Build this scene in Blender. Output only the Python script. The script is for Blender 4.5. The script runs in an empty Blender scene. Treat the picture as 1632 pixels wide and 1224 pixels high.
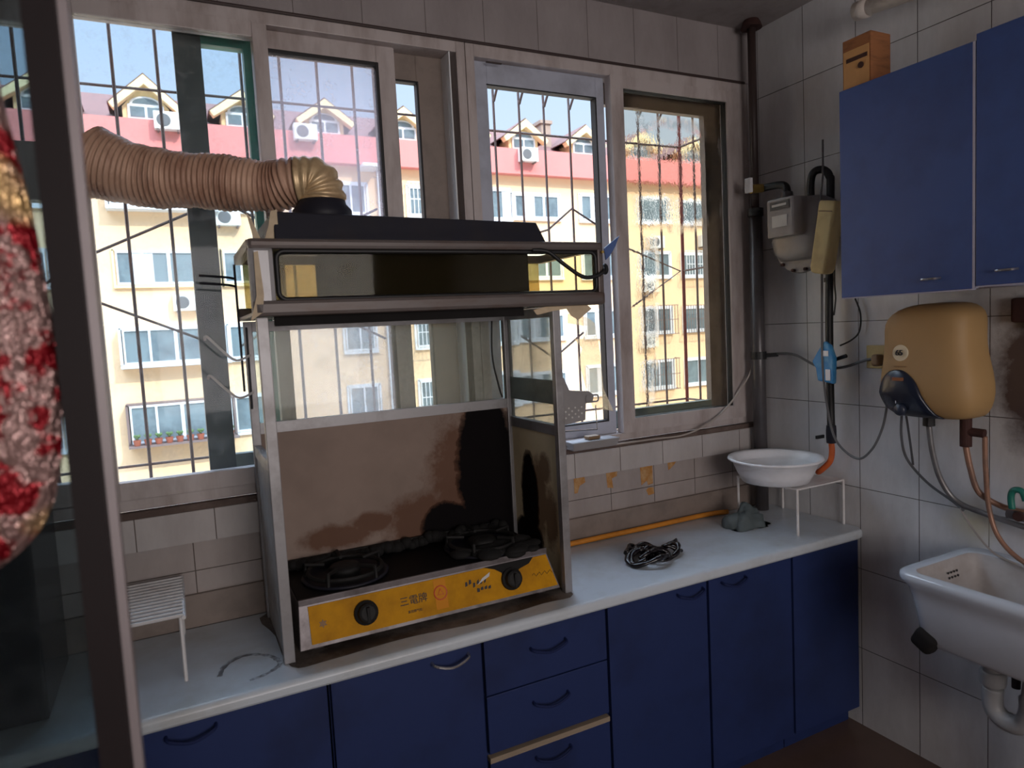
import bpy, bmesh, math, random
from mathutils import Vector, Matrix
C = bpy.context.scene.collection
SC = bpy.context.scene
random.seed(4)

# ------------------------------------------------------------------ camera
F = 1087.0
CAM = Vector((-2.182, -2.069, 1.532))
RX = Vector((0.89269059, 0.0823395, -0.44308432))
RY = Vector((-0.4476971, 0.04927935, -0.89282633))
RZ = Vector((-0.05167996, 0.99538523, 0.08085436))
cd = bpy.data.cameras.new('camera'); cam = bpy.data.objects.new('camera', cd); C.objects.link(cam)
cd.sensor_fit = 'HORIZONTAL'; cd.sensor_width = 36.0; cd.lens = F / 1632 * 36.0; cd.clip_start = 0.05; cd.clip_end = 400
cam.matrix_world = Matrix(((RX[0], RX[1], RX[2], CAM[0]), (RY[0], RY[1], RY[2], CAM[1]), (RZ[0], RZ[1], RZ[2], CAM[2]), (0, 0, 0, 1)))
SC.camera = cam
cd.dof.use_dof = True; cd.dof.focus_distance = 2.6; cd.dof.aperture_fstop = 5.0

# ------------------------------------------------------------------ world, sun, added room fill, exposure
SC.view_settings.view_transform = 'Standard'; SC.view_settings.look = 'None'
SC.view_settings.gamma = 1.0; SC.view_settings.exposure = 0.15; SC.view_settings.use_curve_mapping = False
SC.cycles.use_denoising = True; SC.cycles.denoising_input_passes = 'RGB_ALBEDO'
SC.cycles.max_bounces = 10; SC.cycles.transparent_max_bounces = 24; SC.cycles.diffuse_bounces = 6
SC.cycles.caustics_reflective = False; SC.cycles.caustics_refractive = False; SC.cycles.sample_clamp_indirect = 4
w = bpy.data.worlds.new('sky'); SC.world = w; w.use_nodes = True
wn = w.node_tree; wn.nodes.clear()
_g = wn.nodes.new('ShaderNodeTexCoord'); _s = wn.nodes.new('ShaderNodeSeparateXYZ'); _r = wn.nodes.new('ShaderNodeValToRGB')
_b = wn.nodes.new('ShaderNodeBackground'); _o = wn.nodes.new('ShaderNodeOutputWorld')
wn.links.new(_g.outputs['Generated'], _s.inputs[0]); wn.links.new(_s.outputs['Z'], _r.inputs[0])
_r.color_ramp.elements[0].position = 0.0; _r.color_ramp.elements[0].color = (0.80, 0.87, 0.95, 1)
_r.color_ramp.elements[1].position = 0.72; _r.color_ramp.elements[1].color = (5.2, 6.4, 8.2, 1)
_e = _r.color_ramp.elements.new(0.42); _e.color = (0.48, 0.68, 0.97, 1)
wn.links.new(_r.outputs[0], _b.inputs[0]); _b.inputs[1].default_value = 1.05
wn.links.new(_b.outputs[0], _o.inputs[0])
sd = bpy.data.lights.new('sun', 'SUN'); so = bpy.data.objects.new('sun', sd); C.objects.link(so)
sd.energy = 3.5; sd.angle = math.radians(0.6); sd.color = (1.0, 0.94, 0.84)
so.rotation_euler = Vector((-0.42, 0.78, -0.80)).to_track_quat('-Z', 'Y').to_euler()
ad = bpy.data.lights.new('rear_fill_light', 'AREA'); ao = bpy.data.objects.new('rear_fill_light', ad); C.objects.link(ao)  # added fill lamp behind the camera, brightens the room side
ad.shape = 'RECTANGLE'; ad.size = 1.7; ad.size_y = 1.4; ad.energy = 44; ad.color = (1.0, 0.93, 0.90)
ao.location = (-1.5, -4.28, 1.65); ao.rotation_euler = (math.radians(90), 0, 0)

# ------------------------------------------------------------------ helpers
def at(px, py, x=None, y=None, z=None):
    "photo pixel -> point on a given world plane"
    d = Vector((px - 816, 612 - py, -F)); d = Vector((RX.dot(d), RY.dot(d), RZ.dot(d)))
    if x is not None: t = (x - CAM.x) / d.x
    elif y is not None: t = (y - CAM.y) / d.y
    else: t = (z - CAM.z) / d.z
    return CAM + d * t

class MB:
    def __init__(s): s.b = bmesh.new(); s.smooth = False
    def box(s, x0, x1, y0, y1, z0, z1, bev=0):
        vs = [s.b.verts.new((x, y, z)) for x in (x0, x1) for y in (y0, y1) for z in (z0, z1)]
        fs = [(0, 1, 3, 2), (4, 6, 7, 5), (0, 4, 5, 1), (2, 3, 7, 6), (0, 2, 6, 4), (1, 5, 7, 3)]
        fc = [s.b.faces.new([vs[i] for i in f]) for f in fs]
        if bev:
            es = list({e for f in fc for e in f.edges})
            bmesh.ops.bevel(s.b, geom=es, offset=bev, segments=2, profile=0.6, affect='EDGES')
        return s
    def hexa(s, p):
        "8 points: bottom 4 (ccw), top 4"
        v = [s.b.verts.new(q) for q in p]
        for f in ((3, 2, 1, 0), (4, 5, 6, 7), (0, 1, 5, 4), (1, 2, 6, 5), (2, 3, 7, 6), (3, 0, 4, 7)):
            s.b.faces.new([v[i] for i in f])
        return s
    def tube(s, pts, r, n=10, closed=False, cap=True, sy=1.0):
        pts = [Vector(p) for p in pts]; m = len(pts)
        rr = r if isinstance(r, (list, tuple)) else [r] * m
        prev = None; rings = []
        for i, p in enumerate(pts):
            if closed: t = pts[(i + 1) % m] - pts[i - 1]
            else: t = pts[min(i + 1, m - 1)] - pts[max(i - 1, 0)]
            if t.length < 1e-9: t = Vector((0, 0, 1))
            t.normalize()
            if prev is None:
                u = t.cross(Vector((0, 0, 1)))
                if u.length < 0.1: u = t.cross(Vector((0, 1, 0)))
            else:
                u = prev - t * prev.dot(t)
                if u.length < 1e-6: u = t.cross(Vector((0, 0, 1)))
            u.normalize(); prev = u; v = t.cross(u)
            rings.append([s.b.verts.new(p + (u * math.cos(a) + v * math.sin(a) * sy) * rr[i]) for a in [2 * math.pi * k / n for k in range(n)]])
        for i in range(m if closed else m - 1):
            A, B = rings[i], rings[(i + 1) % m]
            for k in range(n): s.b.faces.new((A[k], A[(k + 1) % n], B[(k + 1) % n], B[k]))
        if cap and not closed:
            s.b.faces.new(rings[0][::-1]); s.b.faces.new(rings[-1])
        return s
    def lathe(s, prof, c=(0, 0, 0), n=32, axis='Z'):
        c = Vector(c); rings = []
        for r, h in prof:
            ring = []
            for k in range(n):
                a = 2 * math.pi * k / n
                q = (r * math.cos(a), r * math.sin(a), h)
                if axis == 'Y': q = (q[0], h, q[1])
                if axis == 'X': q = (h, q[0], q[1])
                ring.append(s.b.verts.new(c + Vector(q)))
            rings.append(ring)
        for A, B in zip(rings, rings[1:]):
            for k in range(n): s.b.faces.new((A[k], A[(k + 1) % n], B[(k + 1) % n], B[k]))
        if prof[0][0] > 1e-5: s.b.faces.new(rings[0][::-1])
        if prof[-1][0] > 1e-5: s.b.faces.new(rings[-1])
        return s
    def prism(s, pts, d):
        "polygon (3d points) extruded by vector d"
        a = [s.b.verts.new(p) for p in pts]; b = [s.b.verts.new(Vector(p) + Vector(d)) for p in pts]
        n = len(pts); s.b.faces.new(a[::-1]); s.b.faces.new(b)
        for i in range(n): s.b.faces.new((a[i], a[(i + 1) % n], b[(i + 1) % n], b[i]))
        return s
    def loft(s, rings, cap=True, closed=True):
        R = [[s.b.verts.new(p) for p in ring] for ring in rings]; n = len(R[0])
        for A, B in zip(R, R[1:]):
            for k in range(n if closed else n - 1): s.b.faces.new((A[k], A[(k + 1) % n], B[(k + 1) % n], B[k]))
        if cap: s.b.faces.new(R[0][::-1]); s.b.faces.new(R[-1])
        return s
    def build(s, name, mat, parent=None, smooth=False, bevel=0, sub=0, solid=0):
        bmesh.ops.recalc_face_normals(s.b, faces=s.b.faces)
        off = Vector((0, 0, 0))
        if parent is not None: off = wloc(parent)
        if off.length > 0: bmesh.ops.translate(s.b, verts=s.b.verts, vec=-off)
        me = bpy.data.meshes.new(name); s.b.to_mesh(me); s.b.free()
        o = bpy.data.objects.new(name, me); C.objects.link(o)
        if parent is not None: o.parent = parent
        me.materials.append(M[mat] if isinstance(mat, str) else mat)
        if smooth:
            for p in me.polygons: p.use_smooth = True
        if solid:
            m = o.modifiers.new('solid', 'SOLIDIFY'); m.thickness = solid; m.offset = 0
        if bevel:
            m = o.modifiers.new('bevel', 'BEVEL'); m.width = bevel; m.segments = 2; m.limit_method = 'ANGLE'
        if sub:
            m = o.modifiers.new('sub', 'SUBSURF'); m.levels = sub; m.render_levels = sub
        return o

def wloc(o):
    v = Vector((0, 0, 0))
    while o is not None: v += o.location; o = o.parent
    return v
def tag(o, label=None, cat=None, group=None, kind=None):
    if label: o['label'] = label
    if cat: o['category'] = cat
    if group: o['group'] = group
    if kind: o['kind'] = kind
    return o
def thing(name, loc, label, cat, group=None):
    o = bpy.data.objects.new(name, None); C.objects.link(o); o.location = loc; o.empty_display_size = 0.05
    return tag(o, label, cat, group)
def struct_empty(name, loc):
    o = bpy.data.objects.new(name, None); C.objects.link(o); o.location = loc; o['kind'] = 'structure'; return o
def clone(root, loc, label=None, group=None):
    r = root.copy(); C.objects.link(r); r.location = loc
    if label: r['label'] = label
    if group: r['group'] = group
    for ch in list(root.children):
        c = ch.copy(); C.objects.link(c); c.parent = r
        for g in list(ch.children):
            d = g.copy(); C.objects.link(d); d.parent = c
    return r
def spline(pts, k=8, closed=False):
    P = [Vector(p) for p in pts]; n = len(P); out = []
    rng = range(n if closed else n - 1)
    for i in rng:
        if closed: a, b, c, d = P[i - 1], P[i], P[(i + 1) % n], P[(i + 2) % n]
        else: a, b, c, d = P[max(i - 1, 0)], P[i], P[i + 1], P[min(i + 2, n - 1)]
        for j in range(k):
            t = j / k
            out.append(0.5 * ((2 * b) + (c - a) * t + (2 * a - 5 * b + 4 * c - d) * t * t + (3 * b - a - 3 * c + d) * t ** 3))
    if not closed: out.append(P[-1])
    return out
def text(name, body, mat, parent, loc, rot, size, ext=0.0004, label=None):
    cu = bpy.data.curves.new(name, 'FONT'); cu.body = body; cu.size = size; cu.extrude = ext; cu.align_x = 'CENTER'; cu.align_y = 'CENTER'
    tmp = bpy.data.objects.new('tmp', cu); C.objects.link(tmp)
    dg = bpy.context.evaluated_depsgraph_get(); me = bpy.data.meshes.new_from_object(tmp.evaluated_get(dg))
    bpy.data.objects.remove(tmp)
    me.transform(Matrix.Translation(Vector(loc) - wloc(parent)) @ rot)
    me.materials.clear(); me.materials.append(M[mat]); me.name = name
    o = bpy.data.objects.new(name, me); C.objects.link(o); o.parent = parent
    return o

def rr_ring(x0, x1, y0, y1, z, r, n=6):
    o = []
    for (cx, cy, a0) in ((x1 - r, y1 - r, 0), (x0 + r, y1 - r, 90), (x0 + r, y0 + r, 180), (x1 - r, y0 + r, 270)):
        for i in range(n + 1):
            a = math.radians(a0 + 90 * i / n); o.append((cx + r * math.cos(a), cy + r * math.sin(a), z))
    return o

# ------------------------------------------------------------------ materials
M = {}
def lin(c):
    return tuple((v / 255 / 12.92) if v / 255 <= 0.04045 else ((v / 255 + 0.055) / 1.055) ** 2.4 for v in c) + (1,)
def N(t, kind, **kw):
    n = t.nodes.new(kind)
    for k, v in kw.items():
        if k.startswith('i_'): n.inputs[k[2:]].default_value = v
        else: setattr(n, k, v)
    return n
def base(name):
    m = bpy.data.materials.new(name); m.use_nodes = True; M[name] = m
    t = m.node_tree; return m, t, t.nodes['Principled BSDF']
def mathn(t, op, a, b=None, clamp=False):
    n = t.nodes.new('ShaderNodeMath'); n.operation = op; n.use_clamp = clamp
    for i, v in enumerate((a, b)):
        if v is None: continue
        if isinstance(v, (int, float)): n.inputs[i].default_value = v
        else: t.links.new(v, n.inputs[i])
    return n.outputs[0]
def mixc(t, fac, a, b):
    n = t.nodes.new('ShaderNodeMix'); n.data_type = 'RGBA'
    for i, v in ((0, fac), (6, a), (7, b)):
        if isinstance(v, (int, float)): n.inputs[i].default_value = v
        elif isinstance(v, tuple): n.inputs[i].default_value = v
        else: t.links.new(v, n.inputs[i])
    return n.outputs[2]
def noise(t, scale, detail=4, rough=0.6, vec=None, stretch=None):
    n = N(t, 'ShaderNodeTexNoise', i_Scale=scale, i_Detail=detail, i_Roughness=rough)
    if vec is None: vec = N(t, 'ShaderNodeNewGeometry').outputs['Position']
    if stretch:
        mp = N(t, 'ShaderNodeVectorMath', operation='MULTIPLY'); t.links.new(vec, mp.inputs[0]); mp.inputs[1].default_value = stretch; vec = mp.outputs[0]
    t.links.new(vec, n.inputs['Vector']); return n.outputs[0]
def ramp(t, v, stops):
    r = t.nodes.new('ShaderNodeValToRGB'); t.links.new(v, r.inputs[0]); e = r.color_ramp.elements
    e[0].position, e[0].color = stops[0]; e[1].position, e[1].color = stops[-1]
    for p, c in stops[1:-1]: x = e.new(p); x.color = c
    return r.outputs[0]
def bump(t, b, h, s, d=0.002):
    n = N(t, 'ShaderNodeBump', i_Strength=s, i_Distance=d); t.links.new(h, n.inputs['Height']); t.links.new(n.outputs[0], b.inputs['Normal'])
def simple(name, col, rough=0.5, metal=0.0, dirt=None, amt=0.5, scale=12, bmp=0, stretch=None, spec=0.5, ramp_lo=0.45, ramp_hi=0.7):
    m, t, b = base(name)
    b.inputs['Roughness'].default_value = rough; b.inputs['Metallic'].default_value = metal; b.inputs['Specular IOR Level'].default_value = spec
    c = lin(col)
    n = noise(t, scale, 5, 0.65, stretch=stretch)
    f = ramp(t, n, [(ramp_lo, (0, 0, 0, 1)), (ramp_hi, (1, 1, 1, 1))])
    d = lin(dirt) if dirt else tuple(v * 0.8 for v in c[:3]) + (1,)
    f2 = mathn(t, 'MULTIPLY', f, amt)
    t.links.new(mixc(t, f2, c, d), b.inputs['Base Color'])
    if bmp: bump(t, b, n, bmp)
    return m

def tile(name, ax, u0, v0, uw, vh, col, gr, stains_shade=()):
    m, t, b = base(name)
    P = N(t, 'ShaderNodeNewGeometry').outputs['Position']; s = N(t, 'ShaderNodeSeparateXYZ'); t.links.new(P, s.inputs[0])
    u = mathn(t, 'SUBTRACT', s.outputs[ax], u0); v = mathn(t, 'SUBTRACT', s.outputs['Z'], v0)
    cb = N(t, 'ShaderNodeCombineXYZ'); t.links.new(u, cb.inputs[0]); t.links.new(v, cb.inputs[1])
    br = N(t, 'ShaderNodeTexBrick', offset=0.0, squash=1.0, i_Scale=1.0)
    br.inputs['Mortar Size'].default_value = 0.0016; br.inputs['Mortar Smooth'].default_value = 0.4
    br.inputs['Brick Width'].default_value = uw; br.inputs['Row Height'].default_value = vh; br.inputs['Bias'].default_value = 0.0
    t.links.new(cb.outputs[0], br.inputs['Vector'])
    br.inputs['Color1'].default_value = lin(col); br.inputs['Color2'].default_value = lin(tuple(c * 0.965 for c in col)); br.inputs['Mortar'].default_value = lin(gr)
    n = noise(t, 4.0, 7, 0.7, stretch=(1, 1, 0.35)); cl = ramp(t, n, [(0.38, (1, 1, 1, 1)), (0.7, (0.62, 0.59, 0.59, 1))])
    mx = N(t, 'ShaderNodeMix', data_type='RGBA', blend_type='MULTIPLY'); mx.inputs[0].default_value = 0.7
    t.links.new(br.outputs['Color'], mx.inputs[6]); t.links.new(cl, mx.inputs[7]); out = mx.outputs[2]
    for (cu, cv, ru, rv, colr, k) in stains_shade:
        out = mixc(t, mathn(t, 'MULTIPLY', blobs(t, s, ax, [(cu, cv, ru, rv)], 0.35, 14), k, True), out, lin(colr))
    t.links.new(out, b.inputs['Base Color']); b.inputs['Roughness'].default_value = 0.28
    bump(t, b, mathn(t, 'SUBTRACT', mathn(t, 'MULTIPLY', noise(t, 9, 2), 0.15), br.outputs['Fac']), 0.35, 0.0015)
    return m
def blobs(t, s, ax, lst, namp, nscale):
    "max over ellipses of (1-r) + noise; >0 inside"
    cur = None
    for (cu, cv, ru, rv) in lst:
        a = mathn(t, 'DIVIDE', mathn(t, 'SUBTRACT', s.outputs[ax], cu), ru); b = mathn(t, 'DIVIDE', mathn(t, 'SUBTRACT', s.outputs['Z'], cv), rv)
        r = mathn(t, 'SQRT', mathn(t, 'ADD', mathn(t, 'MULTIPLY', a, a), mathn(t, 'MULTIPLY', b, b)))
        q = mathn(t, 'SUBTRACT', 1.0, r); cur = q if cur is None else mathn(t, 'MAXIMUM', cur, q)
    n = mathn(t, 'MULTIPLY', mathn(t, 'SUBTRACT', noise(t, nscale, 6, 0.7), 0.5), namp * 2)
    return mathn(t, 'ADD', cur, n)
def sooty(name, ax, col, black, brown, rough=0.45):
    m, t, b = base(name)
    s = N(t, 'ShaderNodeSeparateXYZ'); t.links.new(N(t, 'ShaderNodeNewGeometry').outputs['Position'], s.inputs[0])
    fb = ramp(t, blobs(t, s, ax, brown, 0.45, 22), [(0.02, (0, 0, 0, 1)), (0.4, (1, 1, 1, 1))])
    fk = ramp(t, blobs(t, s, ax, black, 0.28, 16), [(0.0, (0, 0, 0, 1)), (0.16, (1, 1, 1, 1))])
    ft = ramp(t, blobs(t, s, ax, black, 0.28, 16), [(0.0, (0, 0, 0, 1)), (0.02, (1, 1, 1, 1))])
    c = mixc(t, mathn(t, 'MULTIPLY', ramp(t, noise(t, 5), [(0.4, (0, 0, 0, 1)), (0.7, (1, 1, 1, 1))]), 0.4), lin(col), lin(tuple(v * 0.75 for v in col)))
    c = mixc(t, mathn(t, 'MULTIPLY', fb, 0.75), c, lin((92, 54, 32)))
    c = mixc(t, mathn(t, 'MULTIPLY', ft, 0.5), c, lin((70, 40, 22)))
    c = mixc(t, fk, c, lin((14, 10, 12)))
    t.links.new(c, b.inputs['Base Color']); b.inputs['Roughness'].default_value = 0.8; b.inputs['Specular IOR Level'].default_value = 0.12
    bump(t, b, noise(t, 60), 0.3); return m
def glass(name, tint=(1, 1, 1), haze=0.05, hazecol=(200, 200, 200), spots=0.3, gloss=0.08, scale=6, warp=0, wscale=30, stretch=None, warpx=None):
    m, t, b = base(name); t.nodes.remove(b)
    out = t.nodes['Material Output']
    tr = N(t, 'ShaderNodeBsdfTransparent'); tr.inputs[0].default_value = tint + (1,)
    if warp:
        tr2 = N(t, 'ShaderNodeBsdfRefraction', i_IOR=1.12, i_Roughness=0.02); tr2.inputs[0].default_value = tint + (1,)
        bp = N(t, 'ShaderNodeBump', i_Strength=warp, i_Distance=0.004); t.links.new(noise(t, wscale, 3, 0.5, stretch=stretch), bp.inputs['Height'])
        t.links.new(bp.outputs[0], tr2.inputs['Normal'])
        mw = N(t, 'ShaderNodeMixShader')
        if warpx:
            s = N(t, 'ShaderNodeSeparateXYZ'); t.links.new(N(t, 'ShaderNodeNewGeometry').outputs['Position'], s.inputs[0])
            v = blobs(t, s, 'X', warpx, 0.2, 5)
            t.links.new(ramp(t, v, [(0.0, (0, 0, 0, 1)), (0.2, (1, 1, 1, 1))]), mw.inputs[0])
        else: mw.inputs[0].default_value = 1.0
        t.links.new(tr.outputs[0], mw.inputs[1]); t.links.new(tr2.outputs[0], mw.inputs[2]); trs = mw.outputs[0]
    else: trs = tr.outputs[0]
    tl = N(t, 'ShaderNodeBsdfTranslucent'); tl.inputs[0].default_value = lin(hazecol)
    df = N(t, 'ShaderNodeBsdfDiffuse'); df.inputs[0].default_value = lin(hazecol)
    hz = N(t, 'ShaderNodeMixShader', i_Fac=0.35); t.links.new(tl.outputs[0], hz.inputs[1]); t.links.new(df.outputs[0], hz.inputs[2])
    f = mathn(t, 'ADD', mathn(t, 'MULTIPLY', ramp(t, noise(t, scale, 8, 0.75), [(0.5, (0, 0, 0, 1)), (0.78, (1, 1, 1, 1))]), spots), haze, True)
    m1 = N(t, 'ShaderNodeMixShader'); t.links.new(f, m1.inputs[0]); t.links.new(trs, m1.inputs[1]); t.links.new(hz.outputs[0], m1.inputs[2])
    gl = N(t, 'ShaderNodeBsdfGlossy', i_Roughness=0.04)
    fr = N(t, 'ShaderNodeFresnel', i_IOR=1.18)
    m2 = N(t, 'ShaderNodeMixShader'); t.links.new(mathn(t, 'ADD', mathn(t, 'MULTIPLY', fr.outputs[0], 0.8), gloss * 0.03), m2.inputs[0])
    t.links.new(m1.outputs[0], m2.inputs[1]); t.links.new(gl.outputs[0], m2.inputs[2]); t.links.new(m2.outputs[0], out.inputs[0])
    return m

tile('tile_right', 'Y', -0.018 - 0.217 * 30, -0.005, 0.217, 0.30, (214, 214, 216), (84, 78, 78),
     [(-1.03, 1.32, 0.17, 0.26, (84, 70, 68), 2.2), (-0.84, 0.86, 0.1, 0.09, (190, 180, 150), 0.9), (-0.03, 1.5, 0.02, 1.0, (110, 106, 106), 0.5)])  # first patch paints heater shadow with mould; last darkens a band along the corner
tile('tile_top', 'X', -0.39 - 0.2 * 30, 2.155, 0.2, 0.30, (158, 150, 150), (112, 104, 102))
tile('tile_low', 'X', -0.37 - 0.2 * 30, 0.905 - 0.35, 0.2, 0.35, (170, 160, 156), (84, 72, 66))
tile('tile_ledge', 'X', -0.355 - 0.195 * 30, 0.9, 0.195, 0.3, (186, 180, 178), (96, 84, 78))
tile('tile_floor', 'X', 0, 0, 0.3, 0.3, (176, 136, 118), (100, 80, 70))
simple('ceiling_paint', (150, 143, 142), 0.9, dirt=(120, 112, 108))
simple('plaster', (170, 162, 156), 0.85)
simple('upvc', (184, 174, 172), 0.4, dirt=(124, 106, 98), amt=0.6, scale=11, stretch=(1, 1, 0.25))
simple('sill_gap_shade', (84, 68, 62), 0.8, dirt=(120, 104, 96), amt=0.6, scale=10)
simple('upvc_bluish', (178, 182, 196), 0.35, dirt=(120, 120, 126), amt=0.4, scale=7)
simple('upvc_brown', (134, 120, 112), 0.5, dirt=(96, 86, 80))
simple('gasket', (22, 20, 22), 0.6)
simple('green_paint', (52, 128, 112), 0.45, dirt=(40, 92, 84), amt=0.6)
simple('green_grey', (112, 124, 118), 0.5, dirt=(84, 92, 88), amt=0.6)
simple('green_shaded', (64, 70, 70), 0.5, dirt=(52, 60, 60))
simple('iron', (112, 98, 94), 0.7, 0.0, dirt=(124, 84, 70), amt=0.7, scale=20)
simple('iron_red', (128, 58, 54), 0.6, 0.0, dirt=(90, 52, 50), amt=0.7, scale=20)
simple('facade', (236, 200, 158), 0.9, dirt=(228, 190, 148), scale=0.5)
simple('facade_red', (208, 128, 120), 0.9, dirt=(196, 118, 112), scale=0.8)
simple('facade_trim', (226, 206, 158), 0.9)
simple('roof_tile', (104, 72, 66), 0.9, dirt=(84, 60, 58), scale=2.5)
simple('white_frame', (222, 224, 226), 0.5)
simple('far_glass', (112, 126, 130), 0.2, 0.0, dirt=(76, 86, 92), amt=1.0, scale=0.9)
simple('far_curtain', (196, 196, 196), 0.8, dirt=(160, 164, 168), scale=3, stretch=(6, 1, 1))
simple('ac_white', (216, 214, 206), 0.6)
simple('ac_dark', (90, 90, 90), 0.6)
simple('pot', (150, 84, 62), 0.8); simple('leaf', (80, 104, 60), 0.8); simple('flower', (200, 120, 124), 0.8)
simple('ground', (140, 134, 124), 0.95)
simple('brick_chimney', (160, 140, 124), 0.9)
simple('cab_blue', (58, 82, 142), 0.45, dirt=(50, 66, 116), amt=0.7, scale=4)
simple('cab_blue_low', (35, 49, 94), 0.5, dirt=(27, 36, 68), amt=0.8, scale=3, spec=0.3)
simple('handle_blue', (30, 40, 80), 0.6, spec=0.2)
simple('cab_edge', (168, 168, 188), 0.5)
simple('cab_edge_worn', (150, 134, 116), 0.6)
simple('counter', (196, 204, 212), 0.32, dirt=(176, 178, 178), amt=0.8, scale=5)
simple('chrome', (190, 190, 192), 0.25, 0.9)
simple('alu', (150, 148, 150), 0.42, 0.45, dirt=(104, 98, 96), amt=0.6, scale=9)
simple('alu_panel', (168, 164, 160), 0.5, 0.1, dirt=(120, 110, 104))
simple('hood_rim', (92, 84, 82), 0.45, 0.3, dirt=(84, 66, 58), amt=0.8, scale=8, stretch=(1, 1, 4))
simple('hood_black', (34, 34, 44), 0.5, 0.0, dirt=(44, 40, 42), spec=0.25)
simple('hood_inner', (34, 32, 32), 0.8, dirt=(22, 20, 20), spec=0.1)
simple('tape', (196, 176, 146), 0.6, dirt=(150, 128, 104))
simple('foil', (204, 166, 142), 0.55, 0.1, dirt=(142, 98, 78), amt=0.9, scale=14, stretch=(1, 1, 0.3))
simple('foil_bright', (220, 192, 150), 0.4, 0.35, dirt=(150, 112, 84), amt=0.7, scale=9)
simple('black_rubber', (22, 22, 24), 0.5)
simple('grey_cable', (96, 96, 98), 0.5)
simple('light_cable', (170, 160, 152), 0.5)
simple('hose_brown', (150, 112, 92), 0.4, 0.2, dirt=(96, 84, 78), amt=0.8, scale=18)
simple('hose_grey', (128, 128, 130), 0.35, 0.5, dirt=(98, 84, 76), scale=18)
simple('brass', (190, 160, 90), 0.3, 0.8)
simple('pipe_brown', (62, 48, 46), 0.5, 0.0, dirt=(48, 40, 40))
simple('pipe_grey', (84, 80, 82), 0.35, 0.2, dirt=(60, 54, 54))
simple('pvc', (200, 190, 182), 0.5); simple('pvc_grey', (150, 150, 152), 0.45)
simple('orange_rubber', (206, 98, 44), 0.5, dirt=(160, 70, 36))
simple('yellow_hose', (206, 132, 40), 0.5, dirt=(150, 92, 40))
simple('meter_grey', (132, 128, 128), 0.4, 0.15, dirt=(104, 98, 96)); simple('meter_dark', (40, 38, 40), 0.3); simple('paper', (206, 204, 200), 0.7)
simple('cream_plastic', (204, 184, 128), 0.5, dirt=(170, 146, 100), amt=0.6, scale=10)
simple('cream_dark', (130, 104, 76), 0.55, dirt=(104, 84, 62))
simple('heater_gold', (170, 136, 90), 0.6, 0.0, dirt=(148, 116, 74), amt=0.5, scale=2)
simple('heater_dark', (30, 36, 52), 0.25); simple('heater_knob', (44, 50, 66), 0.35); simple('white_plastic', (232, 232, 236), 0.35)
simple('sticker', (220, 206, 176), 0.5); simple('ink', (30, 26, 34), 0.6); simple('faded_ink', (140, 104, 64), 0.6); simple('display_orange', (140, 84, 50), 0.5)
simple('ceramic', (206, 212, 222), 0.12, dirt=(186, 190, 196), amt=0.4, scale=3)
simple('ceramic_inside', (176, 172, 172), 0.3, dirt=(140, 130, 122), amt=0.6, scale=5)
simple('stove_yellow', (198, 140, 12), 0.6, dirt=(146, 96, 12), amt=0.7, scale=8, spec=0.15)
simple('stove_steel', (120, 114, 116), 0.45, 0.6, dirt=(70, 62, 62), amt=0.8); simple('stove_black', (12, 11, 13), 0.55, 0.0, dirt=(18, 15, 15), spec=0.15); simple('cast_iron', (14, 12, 12), 0.7)
simple('soot', (10, 8, 8), 0.85, bmp=0.5, scale=40); simple('sticker_red', (206, 84, 60), 0.5); simple('sticker_pink', (206, 134, 34), 0.6, spec=0.15)
simple('rack_white', (216, 214, 214), 0.4, dirt=(168, 150, 140), amt=0.4)
simple('grey_rag', (84, 94, 96), 0.8, bmp=0.6, scale=30); simple('bag_black', (15, 9, 14), 0.2, bmp=0.3, scale=50)
simple('green_handle', (30, 110, 96), 0.4); simple('teal_plastic', (70, 120, 160), 0.4)
simple('blue_packet', (52, 132, 190), 0.3, dirt=(110, 170, 200), amt=0.7, scale=26); simple('blue_strap', (70, 96, 150), 0.4)
simple('wood_box', (150, 96, 58), 0.6, dirt=(104, 64, 40), amt=0.7, scale=14, stretch=(1, 1, 5)); simple('wood_pale', (196, 146, 92), 0.6)
simple('tape_residue', (172, 120, 62), 0.7, dirt=(196, 170, 130), amt=0.8, scale=30)
simple('rust', (60, 30, 24), 0.8, dirt=(30, 18, 18)); simple('door_dark', (26, 18, 20), 0.6, 0.0, spec=0.2); simple('door_frame', (138, 128, 130), 0.4, 0.2)
simple('appliance_black', (26, 28, 34), 0.25); simple('film', (196, 184, 160), 0.6)
simple('ring_stain', (92, 92, 96), 0.6, dirt=(196, 204, 212), amt=1.0, scale=50)
simple('wire_shelf_grey', (146, 142, 142), 0.5)
sooty('soot_back', 'X', (150, 132, 122), [(-1.29, 1.08, 0.115, 0.26), (-1.25, 0.90, 0.17, 0.16), (-1.44, 0.92, 0.09, 0.08), (-1.29, 1.22, 0.08, 0.13)],
      [(-1.35, 1.07, 0.17, 0.25), (-1.78, 0.945, 0.14, 0.045), (-1.52, 0.95, 0.16, 0.10), (-1.55, 0.87, 0.5, 0.035), (-1.68, 0.97, 0.10, 0.04)])
sooty('soot_side', 'Y', (216, 200, 168), [(-0.17, 0.99, 0.06, 0.16), (-0.15, 0.86, 0.10, 0.07)], [(-0.23, 1.0, 0.07, 0.16), (-0.30, 0.95, 0.05, 0.12), (-0.27, 1.10, 0.05, 0.06)])
glass('glass_clear', (0.93, 0.96, 0.97), 0.01, spots=0.12, scale=22)
glass('glass_dusty', (0.92, 0.93, 0.96), 0.27, (228, 222, 234), spots=0.12, scale=8)
glass('glass_ripple', (0.84, 0.82, 0.76), 0.01, (190, 170, 140), spots=0.06, scale=16, warp=0.3, wscale=34, stretch=(1.6, 1, 0.8), warpx=[(-0.63, 1.75, 0.13, 0.75), (-0.40, 2.08, 0.30, 0.22)])
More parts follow.
